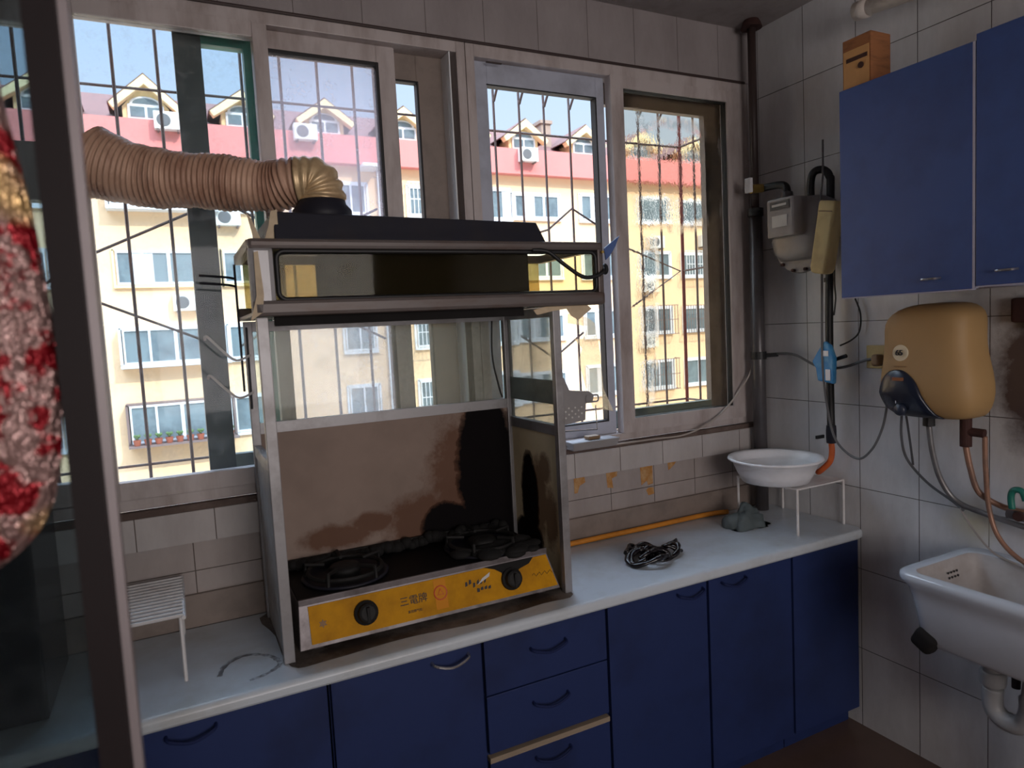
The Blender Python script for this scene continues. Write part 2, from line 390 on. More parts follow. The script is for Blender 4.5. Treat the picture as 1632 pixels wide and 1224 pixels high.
glass('glass_tint', (0.90, 0.93, 0.91), 0.16, (212, 206, 184), spots=0.22, scale=7)
glass('glass_hood', (0.88, 0.84, 0.68), 0.015, (150, 140, 110), spots=0.05, scale=9)
glass('glass_greasy', (0.60, 0.54, 0.36), 0.14, (214, 190, 120), spots=0.1, scale=9)
glass('glass_door', (0.52, 0.58, 0.60), 0.03, (150, 156, 160), spots=0.15, scale=3)
# festive foil decoration
m, t, b = base('festive_foil')
n = noise(t, 34, 4, 0.6); f = ramp(t, n, [(0.49, (0, 0, 0, 1)), (0.55, (1, 1, 1, 1))])
c = mixc(t, f, lin((160, 128, 124)), lin((140, 20, 32)))
n2 = noise(t, 9, 2, 0.4); c = mixc(t, ramp(t, n2, [(0.56, (0, 0, 0, 1)), (0.62, (1, 1, 1, 1))]), c, lin((214, 176, 120)))
t.links.new(c, b.inputs['Base Color']); b.inputs['Metallic'].default_value = 0.55; b.inputs['Roughness'].default_value = 0.22
bump(t, b, noise(t, 200, 2, 0.5, stretch=(1, 1, 0.45)), 1.0, 0.008)

# ------------------------------------------------------------------ room shell
ROOM_L, ROOM_B, CZ = -2.92, -4.32, 2.66
WX0, WX1 = -2.72, -0.045         # window opening along the wall
WZ0, WZ1 = 1.098, 2.452
MB().box(ROOM_L, 0, ROOM_B, 0.0, -0.06, 0).build('floor', 'tile_floor')['kind'] = 'structure'
MB().box(ROOM_L - 0.2, 0.2, ROOM_B - 0.2, 0.24, CZ, CZ + 0.14).build('ceiling', 'ceiling_paint')['kind'] = 'structure'
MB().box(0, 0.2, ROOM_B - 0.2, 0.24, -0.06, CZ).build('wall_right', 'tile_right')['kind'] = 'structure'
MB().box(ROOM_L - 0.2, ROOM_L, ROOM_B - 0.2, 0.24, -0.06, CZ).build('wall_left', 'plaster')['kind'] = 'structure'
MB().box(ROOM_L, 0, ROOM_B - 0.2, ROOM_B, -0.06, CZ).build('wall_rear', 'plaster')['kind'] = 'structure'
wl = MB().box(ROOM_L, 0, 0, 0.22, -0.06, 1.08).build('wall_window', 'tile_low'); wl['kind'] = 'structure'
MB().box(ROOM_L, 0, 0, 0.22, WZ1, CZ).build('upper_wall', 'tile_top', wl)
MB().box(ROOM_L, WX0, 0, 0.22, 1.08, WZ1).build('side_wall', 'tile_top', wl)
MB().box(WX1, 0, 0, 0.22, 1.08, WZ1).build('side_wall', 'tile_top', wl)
sl = MB().box(ROOM_L, -0.04, -0.032, 0, 0.993, 1.080).build('trim_1', 'tile_ledge'); sl['kind'] = 'structure'
MB().box(ROOM_L, -0.02, -0.024, 0, 1.080, 1.0975).build('sill_shade_strip', 'sill_gap_shade')['kind'] = 'structure'  # dark strip standing in for the shadow gap under the window frame
MB().box(ROOM_L, -0.01, -0.014, 0, 0.751, 0.842).build('baseboard_window', 'upvc_brown')['kind'] = 'structure'
MB().tube([(ROOM_L + .05, -0.004, 2.4555), (-1.3, -0.005, 2.454), (-0.06, -0.004, 2.4555)], 0.0045, 6).build('trim_2', 'pipe_brown')['kind'] = 'structure'
# added rear window frame, made up to house the room fill lamp
w3 = struct_empty('added_window', (-1.5, ROOM_B, 1.65))
for bx in ((-2.45, -2.38, .88, 2.42), (-.62, -.55, .88, 2.42), (-2.45, -.55, .88, .95), (-2.45, -.55, 2.35, 2.42), (-1.53, -1.47, .95, 2.35)):
    MB().box(bx[0], bx[1], ROOM_B, ROOM_B + .03, bx[2], bx[3]).build('frame', 'upvc', w3)  # bars of the added window around the fill lamp

# ------------------------------------------------------------------ windows
def rect_frame(mb, x0, x1, z0, z1, y0, y1, l, r, b_, t_):
    if l: mb.box(x0, x0 + l, y0, y1, z0, z1, 0.002)
    if r: mb.box(x1 - r, x1, y0, y1, z0, z1, 0.002)
    if b_: mb.box(x0 + l, x1 - r, y0, y1, z0, z0 + b_, 0.002)
    if t_: mb.box(x0 + l, x1 - r, y0, y1, z1 - t_, z1, 0.002)
w1 = struct_empty('window_1', (-1.9, 0, WZ0))
m_ = MB(); rect_frame(m_, WX0, -1.2625, WZ0, WZ1, 0.0, 0.10, .04, .03, .03, .035)
m_.box(-2.39, -2.362, 0.004, .10, WZ0 + .03, WZ1 - .035)
m_.build('frame', 'upvc', w1)
m_ = MB(); rect_frame(m_, -2.68, -2.39, 1.128, 2.417, 0.02, 0.06, .05, .02, .06, .07); m_.box(-2.63, -2.362, .012, .06, 1.915, 2.058); sb = m_.build('side_light', 'upvc', w1)
MB().box(-2.63, -2.41, .04, .044, 1.188, 2.347).build('pane', 'glass_clear', sb)
m_ = MB(); rect_frame(m_, -2.362, -1.868, 1.128, 2.417, -0.008, 0.028, .029, .040, .049, .041); s1 = m_.build('sash', 'upvc', w1)
MB().box(-2.333, -1.908, .008, .012, 1.177, 2.376).build('pane', 'glass_clear', s1)
m_ = MB(); rect_frame(m_, -1.905, -1.488, 1.128, 2.417, 0.032, 0.062, .03, .058, .045, .058); s2 = m_.build('sash', 'upvc', w1)
m_ = MB(); rect_frame(m_, -1.873, -1.540, 1.173, 2.366, 0.030, 0.060, .004, .010, .008, .012); m_.build('gasket', 'gasket', s2)
MB().box(-1.871, -1.548, .046, .05, 1.178, 2.356).build('pane', 'glass_dusty', s2)
m_ = MB(); rect_frame(m_, -1.545, -1.2925, 1.128, 2.417, 0.066, 0.096, .035, .115, .05, .085); s3 = m_.build('sash', 'upvc_brown', w1)
m_ = MB(); rect_frame(m_, -1.51, -1.402, 1.175, 2.336, 0.064, 0.09, 0, .007, .007, .007); m_.build('gasket', 'gasket', s3)
MB().box(-1.32, -1.316, -.002, .066, 1.13, 2.415).build('track_lip', 'white_frame', w1)
# green outer casement behind the left sash
m_ = MB(); gx0, gx1 = -2.105, -1.885
m_.box(gx0, gx0 + .072, .115, .155, 1.135, 2.435); g1 = m_.build('outer_casement', 'green_shaded', w1)  # left stile coloured darker to paint in the shade on it
MB().box(gx1 - .035, gx1, .113, .155, 1.135, 2.435).box(gx0 + .072, gx1 - .035, .115, .15, 2.388, 2.435).build('green_rail', 'green_paint', g1)
MB().box(gx0 + .072, gx1 - .035, .115, .15, 1.135, 1.20).build('grey_rail', 'green_grey', g1)
MB().box(gx0 + .07, gx1 - .03, .130, .134, 1.2, 2.39).build('pane', 'glass_dusty' if False else 'glass_clear', g1)

w2 = struct_empty('window_2', (-0.65, 0, WZ0))
m_ = MB(); rect_frame(m_, -1.2605, WX1, WZ0, WZ1, 0.0, 0.10, .030, .055, .026, .040); m_.build('frame', 'upvc', w2)
m_ = MB(); rect_frame(m_, -1.2305, -0.712, 1.124, 2.412, 0.030, 0.062, .056, .034, .05, .072); s4 = m_.build('sash', 'upvc_bluish', w2)
m_ = MB(); rect_frame(m_, -1.178, -0.745, 1.170, 2.342, 0.028, 0.06, 0, .006, .006, .005); m_.build('gasket', 'gasket', s4)
m_ = MB(); rect_frame(m_, -0.71, -0.10, 1.124, 2.412, -0.012, 0.026, .055, .062, .052, .042); s5 = m_.build('sash', 'upvc', w2)
m_ = MB(); rect_frame(m_, -0.66, -0.160, 1.174, 2.372, -0.004, 0.024, .006, .003, .003, .004); m_.build('gasket', 'gasket', s5)
MB().box(-0.654, -0.162, .010, .013, 1.177, 2.368).build('pane', 'glass_ripple', s5)
m_ = MB(); m_.box(-0.70, -0.12, .07, .098, 2.335, 2.412); m_.box(-0.206, -0.12, .07, .098, 1.13, 2.335); g2 = m_.build('outer_casement', 'upvc_brown', w2)
MB().box(-0.70, -0.206, .07, .098, 1.13, 1.198).build('green_rail', 'green_grey', g2)
MB().box(-1.19, -1.135, -.006, 0.0, 2.396, 2.40).build('drip_mark', 'pipe_brown', w2)

# security grilles outside
gl = thing('security_grille', (-1.9, .28, 1.1), 'brown iron security grille outside the left window, behind the foil duct', 'window grille')
k = 0
x = -2.62
while x < -1.27:
    MB().tube([(x, .28, 1.12), (x, .28, 2.52)], .0048, 6).build('bar', 'iron', gl); x += .118
for z in (2.30, 1.175): MB().tube([(-2.7, .286, z), (-1.2, .286, z)], .0042, 6).build('rail', 'iron', gl)
for p in (((-2.50, 1.72), (-2.36, 1.815), (-2.03, 1.97)), ((-2.45, 1.72), (-2.355, 1.67), (-2.03, 1.52)), ((-1.98, 1.97), (-1.75, 1.85), (-1.5, 1.97)), ((-1.98, 1.52), (-1.75, 1.65), (-1.5, 1.52))):
    MB().tube([(a, .288, b) for a, b in p], .0045, 6).build('brace', 'iron', gl)
gr = thing('security_grille', (-.6, .4, 1.1), 'cage-like iron security grille with bent bar tops outside the right window', 'window grille')
xs = [-1.2, -1.087, -.975, -.863, -.75, -.63, -.509, -.395, -.279, -.168]
for x in xs: MB().tube(spline([(x, .2, 1.10), (x, .385, 1.11), (x, .4, 1.14), (x, .4, 2.37), (x, .392, 2.42), (x, .30, 2.52)], 4), .0052, 6).build('bar', 'iron', gr)
MB().tube([(-.05, .4, 1.12), (-.05, .4, 2.31), (-.05, .4, 2.52)], .0075, 8).build('corner_post', 'iron_red', gr)
for y in (.31, .225): MB().tube([(-.05, y, 1.12), (-.05, y, 2.52)], .005, 6).build('bar', 'iron', gr)
for z in (2.31, 1.165):
    MB().tube([(-1.25, .406, z), (-.05, .406, z)], .0048, 6).build('rail', 'iron', gr)
    MB().tube([(-.05, .4, z), (-.05, .16, z)], .0048, 6).build('rail', 'iron', gr)
for p in (((-.90, 1.89), (-.75, 1.93), (-.63, 2.02), (-.509, 1.955)), ((-.39, 1.87), (-.06, 1.755), (-.34, 1.60)), ((-.90, 1.50), (-.75, 1.40), (-.60, 1.50))):
    MB().tube([(a, .408, b) for a, b in p], .0045, 6).build('brace', 'iron', gr)
MB().tube([(-.05, .4, 1.755), (-.05, .16, 1.76)], .0045, 6).build('brace', 'iron', gr)

# ------------------------------------------------------------------ building opposite
Y0 = 25.0
bd = thing('apartment_building', (10, Y0, -9), 'yellow walk-up apartment building with pink band and gabled dormers across the courtyard', 'building')
MB().box(-26, 48, Y0, Y0 + 9, -9, 8.25).build('wall', 'facade', bd)
MB().box(-26, 48, Y0 - .35, Y0 + 9, 8.25, 9.27).box(-26, 48, Y0 - .42, Y0, 8.18, 8.27).build('parapet_band', 'facade_red', bd)
MB().hexa([(-26, Y0 + .1, 9.2), (48, Y0 + .1, 9.2), (48, Y0 + 6, 9.2), (-26, Y0 + 6, 9.2), (-26, Y0 + 2.9, 11.0), (48, Y0 + 2.9, 11.0), (48, Y0 + 3.3, 11.0), (-26, Y0 + 3.3, 11.0)]).build('roof', 'roof_tile', bd)
MB().box(14.05, 14.55, Y0 + 1.2, Y0 + 1.9, 9.6, 10.95).box(13.98, 14.62, Y0 + 1.13, Y0 + 1.97, 10.95, 11.1).build('chimney', 'brick_chimney', bd)
MB().tube([(13.6, Y0 + 2.5, 10.8), (13.6, Y0 + 2.5, 13.0)], .02, 5).build('antenna', 'iron', bd)
def dormer(cx, pk=10.6, hw=1.0):
    zb = 9.28; y = Y0 - .02
    d = MB().prism([(cx - hw * .72, y, zb), (cx + hw * .72, y, zb), (cx + hw * .72, y, zb + .45), (cx, y, pk - .15), (cx - hw * .72, y, zb + .45)], (0, 2.6, 0)).build('dormer', 'facade_trim', bd)
    m = MB()
    for s in (-1, 1):
        m.prism([(cx, y - .35, pk), (cx, y - .35, pk - .32), (cx + s * (hw - .02), y - .35, zb + .28), (cx + s * (hw + .1), y - .35, zb + .45)], (0, .34, 0))
    m.build('bargeboard', 'facade_trim', d)
    m = MB()
    for s in (-1, 1):
        m.prism([(cx, y - .30, pk + .03), (cx, y - .30, pk + .06), (cx + s * (hw + .15), y - .30, zb + .475), (cx + s * (hw + .13), y - .30, zb + .44)], (0, 2.8, 0))
    m.build('dormer_roof', 'roof_tile', d)
    m = MB(); m.box(cx - .56, cx + .56, y - .06, y, zb + .02, zb + .54)
    arc = [(cx + .5 * math.cos(a), y - .05, zb + .54 + .28 * math.sin(a)) for a in [math.pi * i / 10 for i in range(11)]]
    m.prism(arc, (0, .05, 0)); f = m.build('window', 'white_frame', d)
    m = MB(); m.box(cx - .48, cx - .04, y - .08, y - .06, zb + .12, zb + .46).box(cx + .04, cx + .48, y - .08, y - .06, zb + .12, zb + .46)
    arc = [(cx + .4 * math.cos(a), y - .07, zb + .57 + .19 * math.sin(a)) for a in [math.pi * i / 10 for i in range(11)]]
    m.prism(arc, (0, .015, 0)); m.build('pane', 'far_glass', f)
for cx in (-8.4, -5.3, -2.25, .85, 3.8, 6.9, 9.6, 12.4, 15.5, 18.7, 21.9, 25.0): dormer(cx, 10.75 if cx == -2.25 else 10.55)
def bwin(x0, x1, z0, z1, n, style=''):
    yf = Y0 - (.45 if 'bay' in style else .06)
    m = MB()
    if 'bay' in style: m.box(x0 - .12, x1 + .12, yf, Y0, z0 - .14, z0)
    m.box(x0 - .1, x1 + .1, yf, Y0, z1, z1 + .08)
    m.box(x0 - .12, x1 + .12, yf - .05, Y0, z0 - .12, z0 - .02)
    m.box(x0 - .12, x0 - .04, yf, Y0, z0 - .05, z1 + .04).box(x1 + .04, x1 + .12, yf, Y0, z0 - .05, z1 + .04)
    m.build('window_surround', 'facade_trim' if 'trim' in style else 'iron' if 'dark' in style else 'white_frame', bd)
    m = MB(); wd = (x1 - x0) / n
    m.box(x0, x1, yf, yf + .06, z0, z0 + .07).box(x0, x1, yf, yf + .06, z1 - .07, z1)
    for i in range(n + 1):
        xx = x0 + wd * i; hw = .055 if i in (0, n) or i % 2 == 0 else .035
        m.box(max(x0, xx - hw), min(x1, xx + hw), yf, yf + .06, z0 + .07, z1 - .07)
    if 'bay' in style: m.box(x0, x0 + .06, yf + .06, Y0, z0, z1).box(x1 - .06, x1, yf + .06, Y0, z0, z1)
    f = m.build('window', 'white_frame', bd)
    MB().box(x0 + .03, x1 - .03, yf + .04, yf + .05, z0 + .05, z1 - .05).build('pane', 'far_glass', f)
    if 'cur' in style: MB().box(x0 + wd * .6, x0 + wd * 1.4, yf + .02, yf + .035, z0 + .07, z1 - .07).build('curtain', 'far_curtain', f)
    if 'bars' in style:
        m = MB(); xx = x0 - .1
        while xx <= x1 + .1: m.box(xx - .012, xx + .012, yf - .4, yf - .376, z0 - .1, z1 + .12); xx += .17
        for z in (z0 - .1, (z0 + z1) / 2, z1 + .1): m.box(x0 - .12, x1 + .12, yf - .41, yf - .38, z - .015, z + .015)
        for xx in (x0 - .12, x1 + .12):
            m.box(xx - .015, xx + .015, yf - .4, yf, z0 - .12, z0 - .09).box(xx - .015, xx + .015, yf - .4, yf, z1 + .09, z1 + .12)
        m.build('window_guard', 'white_frame' if 'wb' in style else 'iron', bd)
ZF = [(6.35, 7.5), (3.72, 4.87), (.97, 2.18), (-1.76, -.45)]
for i, (a, b) in enumerate(ZF):
    bwin(-3.6, -.35, a, b, 4, ['bay', 'trim cur', 'bay', 'bay dark'][i]); bwin(-.2, 1.0, a, b, 2, ['', 'trim', '', ''][i])
    bwin(4.05, 5.2, a, b, 2, ['', 'bay', '', ''][i]); bwin(7.0, 8.6, a, b, 2, 'bars wb'); bwin(-9, -5.6, a, b, 4, '')
    bwin(10.7, 11.55, a - .05, b + .05, 1, 'cur'); bwin(11.75, 14.05, a + .03, b - .1, 3, 'cur'); bwin(15.25, 16.95, a, b, 2, 'cur')
    bwin(18.6, 20.3, a, b, 2, ['', '', 'bars', 'bars'][i]); bwin(21.15, 23.6, a, b - .05, 3, ['', 'bars wb', 'bars', ''][i]); bwin(26, 28, a, b, 2, '')
MB().box(4.95, 5.6, Y0 - 1.0, Y0, 8.0, 8.12).build('awning', 'white_frame', bd)
MB().tube([(5.75, Y0 - .1, -9), (5.75, Y0 - .1, 8.2)], .07, 8).build('drainpipe', 'white_frame', bd)
gd = MB().box(-60, 80, .6, 90, -9.1, -9.0).build('ground', 'ground'); gd['kind'] = 'structure'
# AC units on the facade
acr = thing('air_conditioner', (0, 0, 0), 'x', 'air conditioner')
m = MB().box(-.42, .42, -.32, 0, 0, .58, .02); m.build('case', 'ac_white', acr)
MB().lathe([(.20, -.335), (.22, -.322)], (-.12, 0, .29), 20, 'Y').build('fan_guard', 'ac_dark', acr)
MB().box(-.34, -.28, -.3, .3, -.06, 0).box(.28, .34, -.3, .3, -.06, 0).build('bracket', 'iron', acr)
first = True
for px, py, lab in ((267, 198, 'white air conditioner on the pink band below the leftmost gabled dormer'), (297, 482, 'small white air conditioner between two window rows at the left of the yellow facade'),
                    (363, 347, 'white air conditioner seen just left of the hood above the green casement gap'), (484, 215, 'white air conditioner on the pink band, seen through the dusty sash above the duct elbow'),
                    (836, 250, 'white air conditioner on the pink band right under a dormer, seen through the open sash'), (1046, 386, 'white air conditioner between the top two floors, seen through the rippled pane'),
                    (1036, 456, 'white air conditioner below the second window row, seen through the rippled pane'), (1036, 544, 'white air conditioner above the lowest window row, seen through the rippled pane'),
                    (1126, 384, 'white air conditioner at the right edge of the rippled pane, above the caged balcony')):
    p = at(px, py, y=Y0 - .2); l = (p.x, Y0 - .02 if py > 260 else Y0 - .37, p.z - .29)
    if first: acr.location = l; acr['label'] = lab; acr['group'] = 'air conditioners on the yellow facade'; first = False
    else: clone(acr, l, lab, 'air conditioners on the yellow facade')
potr = thing('flower_pot', (0, 0, 0), 'small potted plant in the row on the lowest left sill across the courtyard', 'flower pot', 'potted plants on the facade sill')
MB().lathe([(.09, 0), (.13, .2), (.11, .2), (.1, .17)], (0, 0, 0), 10).build('pot', 'pot', potr)
m = MB()
for _ in range(9):
    a = random.random() * 6.28; r = random.random() * .1; c = Vector((r * math.cos(a), r * math.sin(a), .24 + random.random() * .12)); bmesh.ops.create_icosphere(m.b, subdivisions=1, radius=.06, matrix=Matrix.Translation(c))
m.build('foliage', 'leaf', potr)
for i in range(10):
    l = (-3.45 + i * .33, Y0 - .66, -1.80 + .0)
    if i == 0: potr.location = l
    else: clone(potr, l)
MB().box(-3.7, -.2, Y0 - .85, Y0 - .52, -1.87, -1.81).build('sill_shelf', 'iron', bd)

# ------------------------------------------------------------------ base cabinets and worktop
def arc_handle(mb, x, z, y, w=.1, drop=.016):
    mb.tube(spline([(x - w / 2, y, z), (x - w / 2 + .006, y - .018, z - drop * .3), (x, y - .024, z - drop), (x + w / 2 - .006, y - .018, z - drop * .3), (x + w / 2, y, z)], 5), .0038, 8)
YF = -.452
def cabinet(x0, x1, label, doors=1, handle=None, z0=.075):
    o = thing('base_cabinet', ((x0 + x1) / 2, -.22, 0), label, 'cabinet', 'blue base cabinets under the worktop')
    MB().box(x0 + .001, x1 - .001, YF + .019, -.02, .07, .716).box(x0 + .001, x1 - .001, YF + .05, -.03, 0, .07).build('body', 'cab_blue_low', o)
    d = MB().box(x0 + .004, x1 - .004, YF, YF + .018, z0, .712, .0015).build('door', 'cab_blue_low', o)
    if handle:
        m = MB(); arc_handle(m, handle, .69, YF, .1); m.build('handle', 'chrome' if handle < -1.4 and handle > -2.0 else 'handle_blue', d)
    return o
cabinet(-2.91, -2.312, 'blue base cabinet at the far left, behind the glazed door', handle=-2.5)
cabinet(-2.31, -1.911, 'blue base cabinet at left below the white wire rack', handle=-2.21)
cabinet(-1.909, -1.508, 'blue base cabinet with a shiny bow handle directly under the gas stove', handle=-1.60)
dr = thing('drawer_unit', (-1.31, -.22, 0), 'blue drawer unit with a worn pale edge between its drawers', 'drawer unit')
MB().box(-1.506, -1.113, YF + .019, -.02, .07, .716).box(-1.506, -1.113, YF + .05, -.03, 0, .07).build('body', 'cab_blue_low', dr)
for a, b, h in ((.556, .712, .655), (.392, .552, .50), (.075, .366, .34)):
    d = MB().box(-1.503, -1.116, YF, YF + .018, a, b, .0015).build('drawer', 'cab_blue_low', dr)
    m = MB(); arc_handle(m, -1.31, h, YF, .11); m.build('handle', 'handle_blue', d)
MB().box(-1.503, -1.116, YF - .002, YF + .018, .3665, .3815).build('edge_strip', 'cab_edge_worn', dr)
cabinet(-1.111, -.728, 'blue base cabinet between the drawers and the corner doors', handle=-.80)
cabinet(-.726, -.353, 'wide blue base cabinet below the crumpled black bag', handle=-.62)
cabinet(-.351, -.012, 'narrow blue base cabinet against the right-hand tiled wall')
# worktop with rolled front edge
pr = []
for i in range(9):
    a = math.pi / 2 + math.pi / 2 * i / 8; pr.append((-.478 + .014 + .014 * math.cos(a) * 1.0, .750 - .014 + .014 * math.sin(a)))
pr += [(-.478, .724), (-.474, .7185), (-.466, .7175), (-.018, .7175), (-.018, .750)]
m = MB(); rings = []
for x in (-2.915, -1.5, -.04): rings.append([(x, p[0], p[1]) for p in pr])
rings.append([(-.018, p[0] + .006 if p[0] < -.4 else p[0], p[1]) for p in pr]); rings.append([(-.006, p[0] + .022 if p[0] < -.4 else p[0], p[1]) for p in pr])
m.loft(rings); wt = m.build('worktop', 'counter', None, smooth=False)
tag(wt, 'long pale worktop with a rolled front edge on the blue base cabinets', 'worktop')
m = MB()
m.prism(spline([(-1.985, -.40, .7503), (-1.9, -.418, .7503), (-1.7, -.405, .7503), (-1.5, -.425, .7503), (-1.3, -.41, .7503), (-1.19, -.40, .7503), (-1.185, -.2, .7503), (-1.19, -.02, .7503), (-1.6, -.02, .7503), (-1.99, -.02, .7503), (-1.995, -.2, .7503)], 4, closed=True), (0, 0, .0006))
gm, t, b = base('grime_film')
t.links.new(ramp(t, noise(t, 7, 6, 0.7), [(0.35, lin((120, 112, 106))), (0.6, lin((56, 46, 42)))]), b.inputs['Base Color']); b.inputs['Roughness'].default_value = .6
m.build('grime', 'grime_film', wt)
pts = [at(a, b, z=.7505) for a, b in ((350, 1078), (358, 1062), (380, 1048), (405, 1043), (432, 1046), (446, 1056), (438, 1066), (418, 1077), (398, 1084))]
m = MB(); m.tube(spline(pts, 6), [.004 + .004 * random.random() for _ in range(49)], 6, sy=.15); m.build('ring_mark', 'ring_stain', wt)

# ------------------------------------------------------------------ stove enclosure
ex0, ex1, ey0, ey1 = -1.998, -1.182, -.385, -.045
en = thing('stove_enclosure', (-1.59, -.2, .751), 'grey aluminium and glass splash booth around the gas stove, inside walls blackened', 'stove enclosure')
def post(x0, x1, y0, y1, n='post'): MB().box(x0, x1, y0, y1, .751, 1.588, .0015).build(n, 'alu', en)
post(ex0, ex0 + .026, ey0, ey0 + .022); post(ex1 - .024, ex1, ey0, ey0 + .022)
post(ex0, ex0 + .022, ey1 - .022, ey1); post(ex1 - .026, ex1, ey1 - .022, ey1)
MB().box(ex0 + .022, ex1 - .026, ey1 - .02, ey1, 1.275, 1.305).build('back_rail', 'alu', en)
MB().box(ex0 + .022, ex1 - .026, ey1 - .02, ey1, 1.56, 1.588).build('back_rail', 'alu', en)
MB().box(ex1 - .02, ex1 - .002, ey0 + .022, ey1 - .022, 1.215, 1.245).build('side_rail', 'alu', en)
MB().box(ex1 - .02, ex1 - .002, ey0 + .022, ey1 - .022, 1.56, 1.588).build('side_rail', 'alu', en)
MB().box(ex0 + .002, ex0 + .02, ey0 + .022, ey1 - .022, 1.215, 1.245).build('side_rail', 'alu', en)
MB().box(ex0 + .022, ex1 - .026, ey1 - .014, ey1 - .006, .751, 1.275).build('back_panel', 'soot_back', en)
MB().box(ex0 + .022, ex1 - .026, ey1 - .012, ey1 - .008, 1.305, 1.56).build('back_glass', 'glass_tint', en)
MB().box(ex1 - .014, ex1 - .006, ey0 + .022, ey1 - .022, .751, 1.215).build('side_panel', 'soot_side', en)
MB().box(ex1 - .012, ex1 - .008, ey0 + .022, ey1 - .022, 1.245, 1.56).build('side_glass', 'glass_tint', en)
MB().box(ex0 + .006, ex0 + .014, ey0 + .022, ey1 - .022, .751, 1.215).build('side_panel', 'alu_panel', en)
MB().box(ex1 - .0135, ex1 - .0065, ey0 + .022, ey1 - .022, 1.305, 1.375).build('green_strip', 'green_grey', en)
m = MB(); p = [(-1.245, -.06, 1.57), (-1.25, -.058, 1.45), (-1.235, -.058, 1.36), (-1.222, -.058, 1.31)]
m.tube(spline(p, 5), .003, 6); tag(m.build('cable', 'black_rubber'), 'thin black cable hanging down the back glass of the stove booth', 'cable')

# ------------------------------------------------------------------ range hood
hd = thing('range_hood', (-1.55, -.24, 1.59), 'old dark range hood with a see-through front window standing on the stove booth', 'range hood')
hx0, hx1, hy0, hy1 = -2.008, -1.05, -.42, -.06
m = MB(); m.box(hx0, hx1, hy0 + .01, hy1, 1.590, 1.600, .003)
m.box(hx0, hx1, hy0 - .004, hy0 + .03, 1.588, 1.625, .009).box(hx0, hx1, hy1 - .02, hy1, 1.598, 1.624, .004).build('base_tray', 'hood_rim', hd)
# front bezel: rounded profile around the window
m = MB(); m.box(hx0, hx1, hy0, hy0 + .03, 1.742, 1.766, .008); m.build('top_rail', 'hood_rim', hd)
m = MB(); m.box(hx0, hx0 + .055, hy0 + .002, hy0 + .035, 1.60, 1.75, .012); m.build('left_cheek', 'alu', hd)
MB().box(hx1 - .018, hx1, hy0 + .002, hy0 + .035, 1.60, 1.75, .004).build('right_cheek', 'hood_rim', hd)
gx = (hx0 + .055, hx1 - .018)
def rrect(x0, x1, z0, z1, y, r, n=5):
    o = []
    for (cx, cz, a0) in ((x1 - r, z1 - r, 0), (x0 + r, z1 - r, 90), (x0 + r, z0 + r, 180), (x1 - r, z0 + r, 270)):
        for i in range(n + 1):
            a = math.radians(a0 + 90 * i / n); o.append((cx + r * math.cos(a), y, cz + r * math.sin(a)))
    return o
m = MB(); m.tube(rrect(gx[0] + .006, gx[1] - .002, 1.626, 1.738, hy0 + .012, .018), .006, 6, closed=True); m.build('window_seal', 'black_rubber', hd, smooth=True)
MB().prism(rrect(gx[0] + .004, gx[1], 1.622, 1.742, hy0 + .016, .018), (0, .004, 0)).build('front_window', 'glass_hood', hd)
MB().box(hx0 + .02, hx1 - .02, hy1 - .01, hy1 - .006, 1.624, 1.742).build('rear_window', 'glass_greasy', hd)
MB().box(hx0, hx1, hy1 - .02, hy1, 1.742, 1.766).box(hx0, hx0 + .02, hy0 + .03, hy1 - .02, 1.742, 1.766).box(hx1 - .02, hx1, hy0 + .03, hy1 - .02, 1.742, 1.766).build('top_frame', 'hood_rim', hd)
MB().box(-1.80, -1.262, hy0 + .06, hy1 - .03, 1.602, 1.764, .006).build('motor_box', 'hood_inner', hd)
m = MB(); m.hexa([(-1.945, -.40, 1.766), (-1.225, -.40, 1.766), (-1.225, -.08, 1.766), (-1.945, -.08, 1.766), (-1.945, -.385, 1.832), (-1.245, -.385, 1.822), (-1.245, -.09, 1.822), (-1.945, -.09, 1.832)])
m.build('upper_casing', 'hood_black', hd, bevel=.003)
MB().lathe([(.075, 0), (.075, .035), (.062, .05), (.060, .06)], (-1.80, -.245, 1.826), 28).build('exhaust_collar', 'hood_black', hd, smooth=True)
MB().lathe([(.068, 0), (.066, .012), (.045, .018), (.0, .019)], (-1.50, -.245, 1.824), 28).build('blanking_cap', 'hood_black', hd, smooth=True)
MB().lathe([(.004, 0), (.0045, .006), (.0, .008)], (-1.055, hy0 - .006, 1.737), 10, 'Y').build('screw', 'brass', hd)
m = MB(); m.tube(spline([(-1.28, hy0 + .004, 1.742), (-1.235, hy0 - .003, 1.737), (-1.19, hy0 - .006, 1.705), (-1.13, hy0 - .008, 1.668), (-1.085, hy0 - .006, 1.668), (-1.052, hy0 - .004, 1.683), (-1.04, hy0 + .01, 1.70)], 8), .0058, 8)
m.build('power_cord', 'black_rubber', hd, smooth=True)
# filter/underside lip
MB().box(hx0 + .05, -1.30, hy0 + .03, hy0 + .045, 1.566, 1.59).build('filter_lip', 'hood_inner', hd)
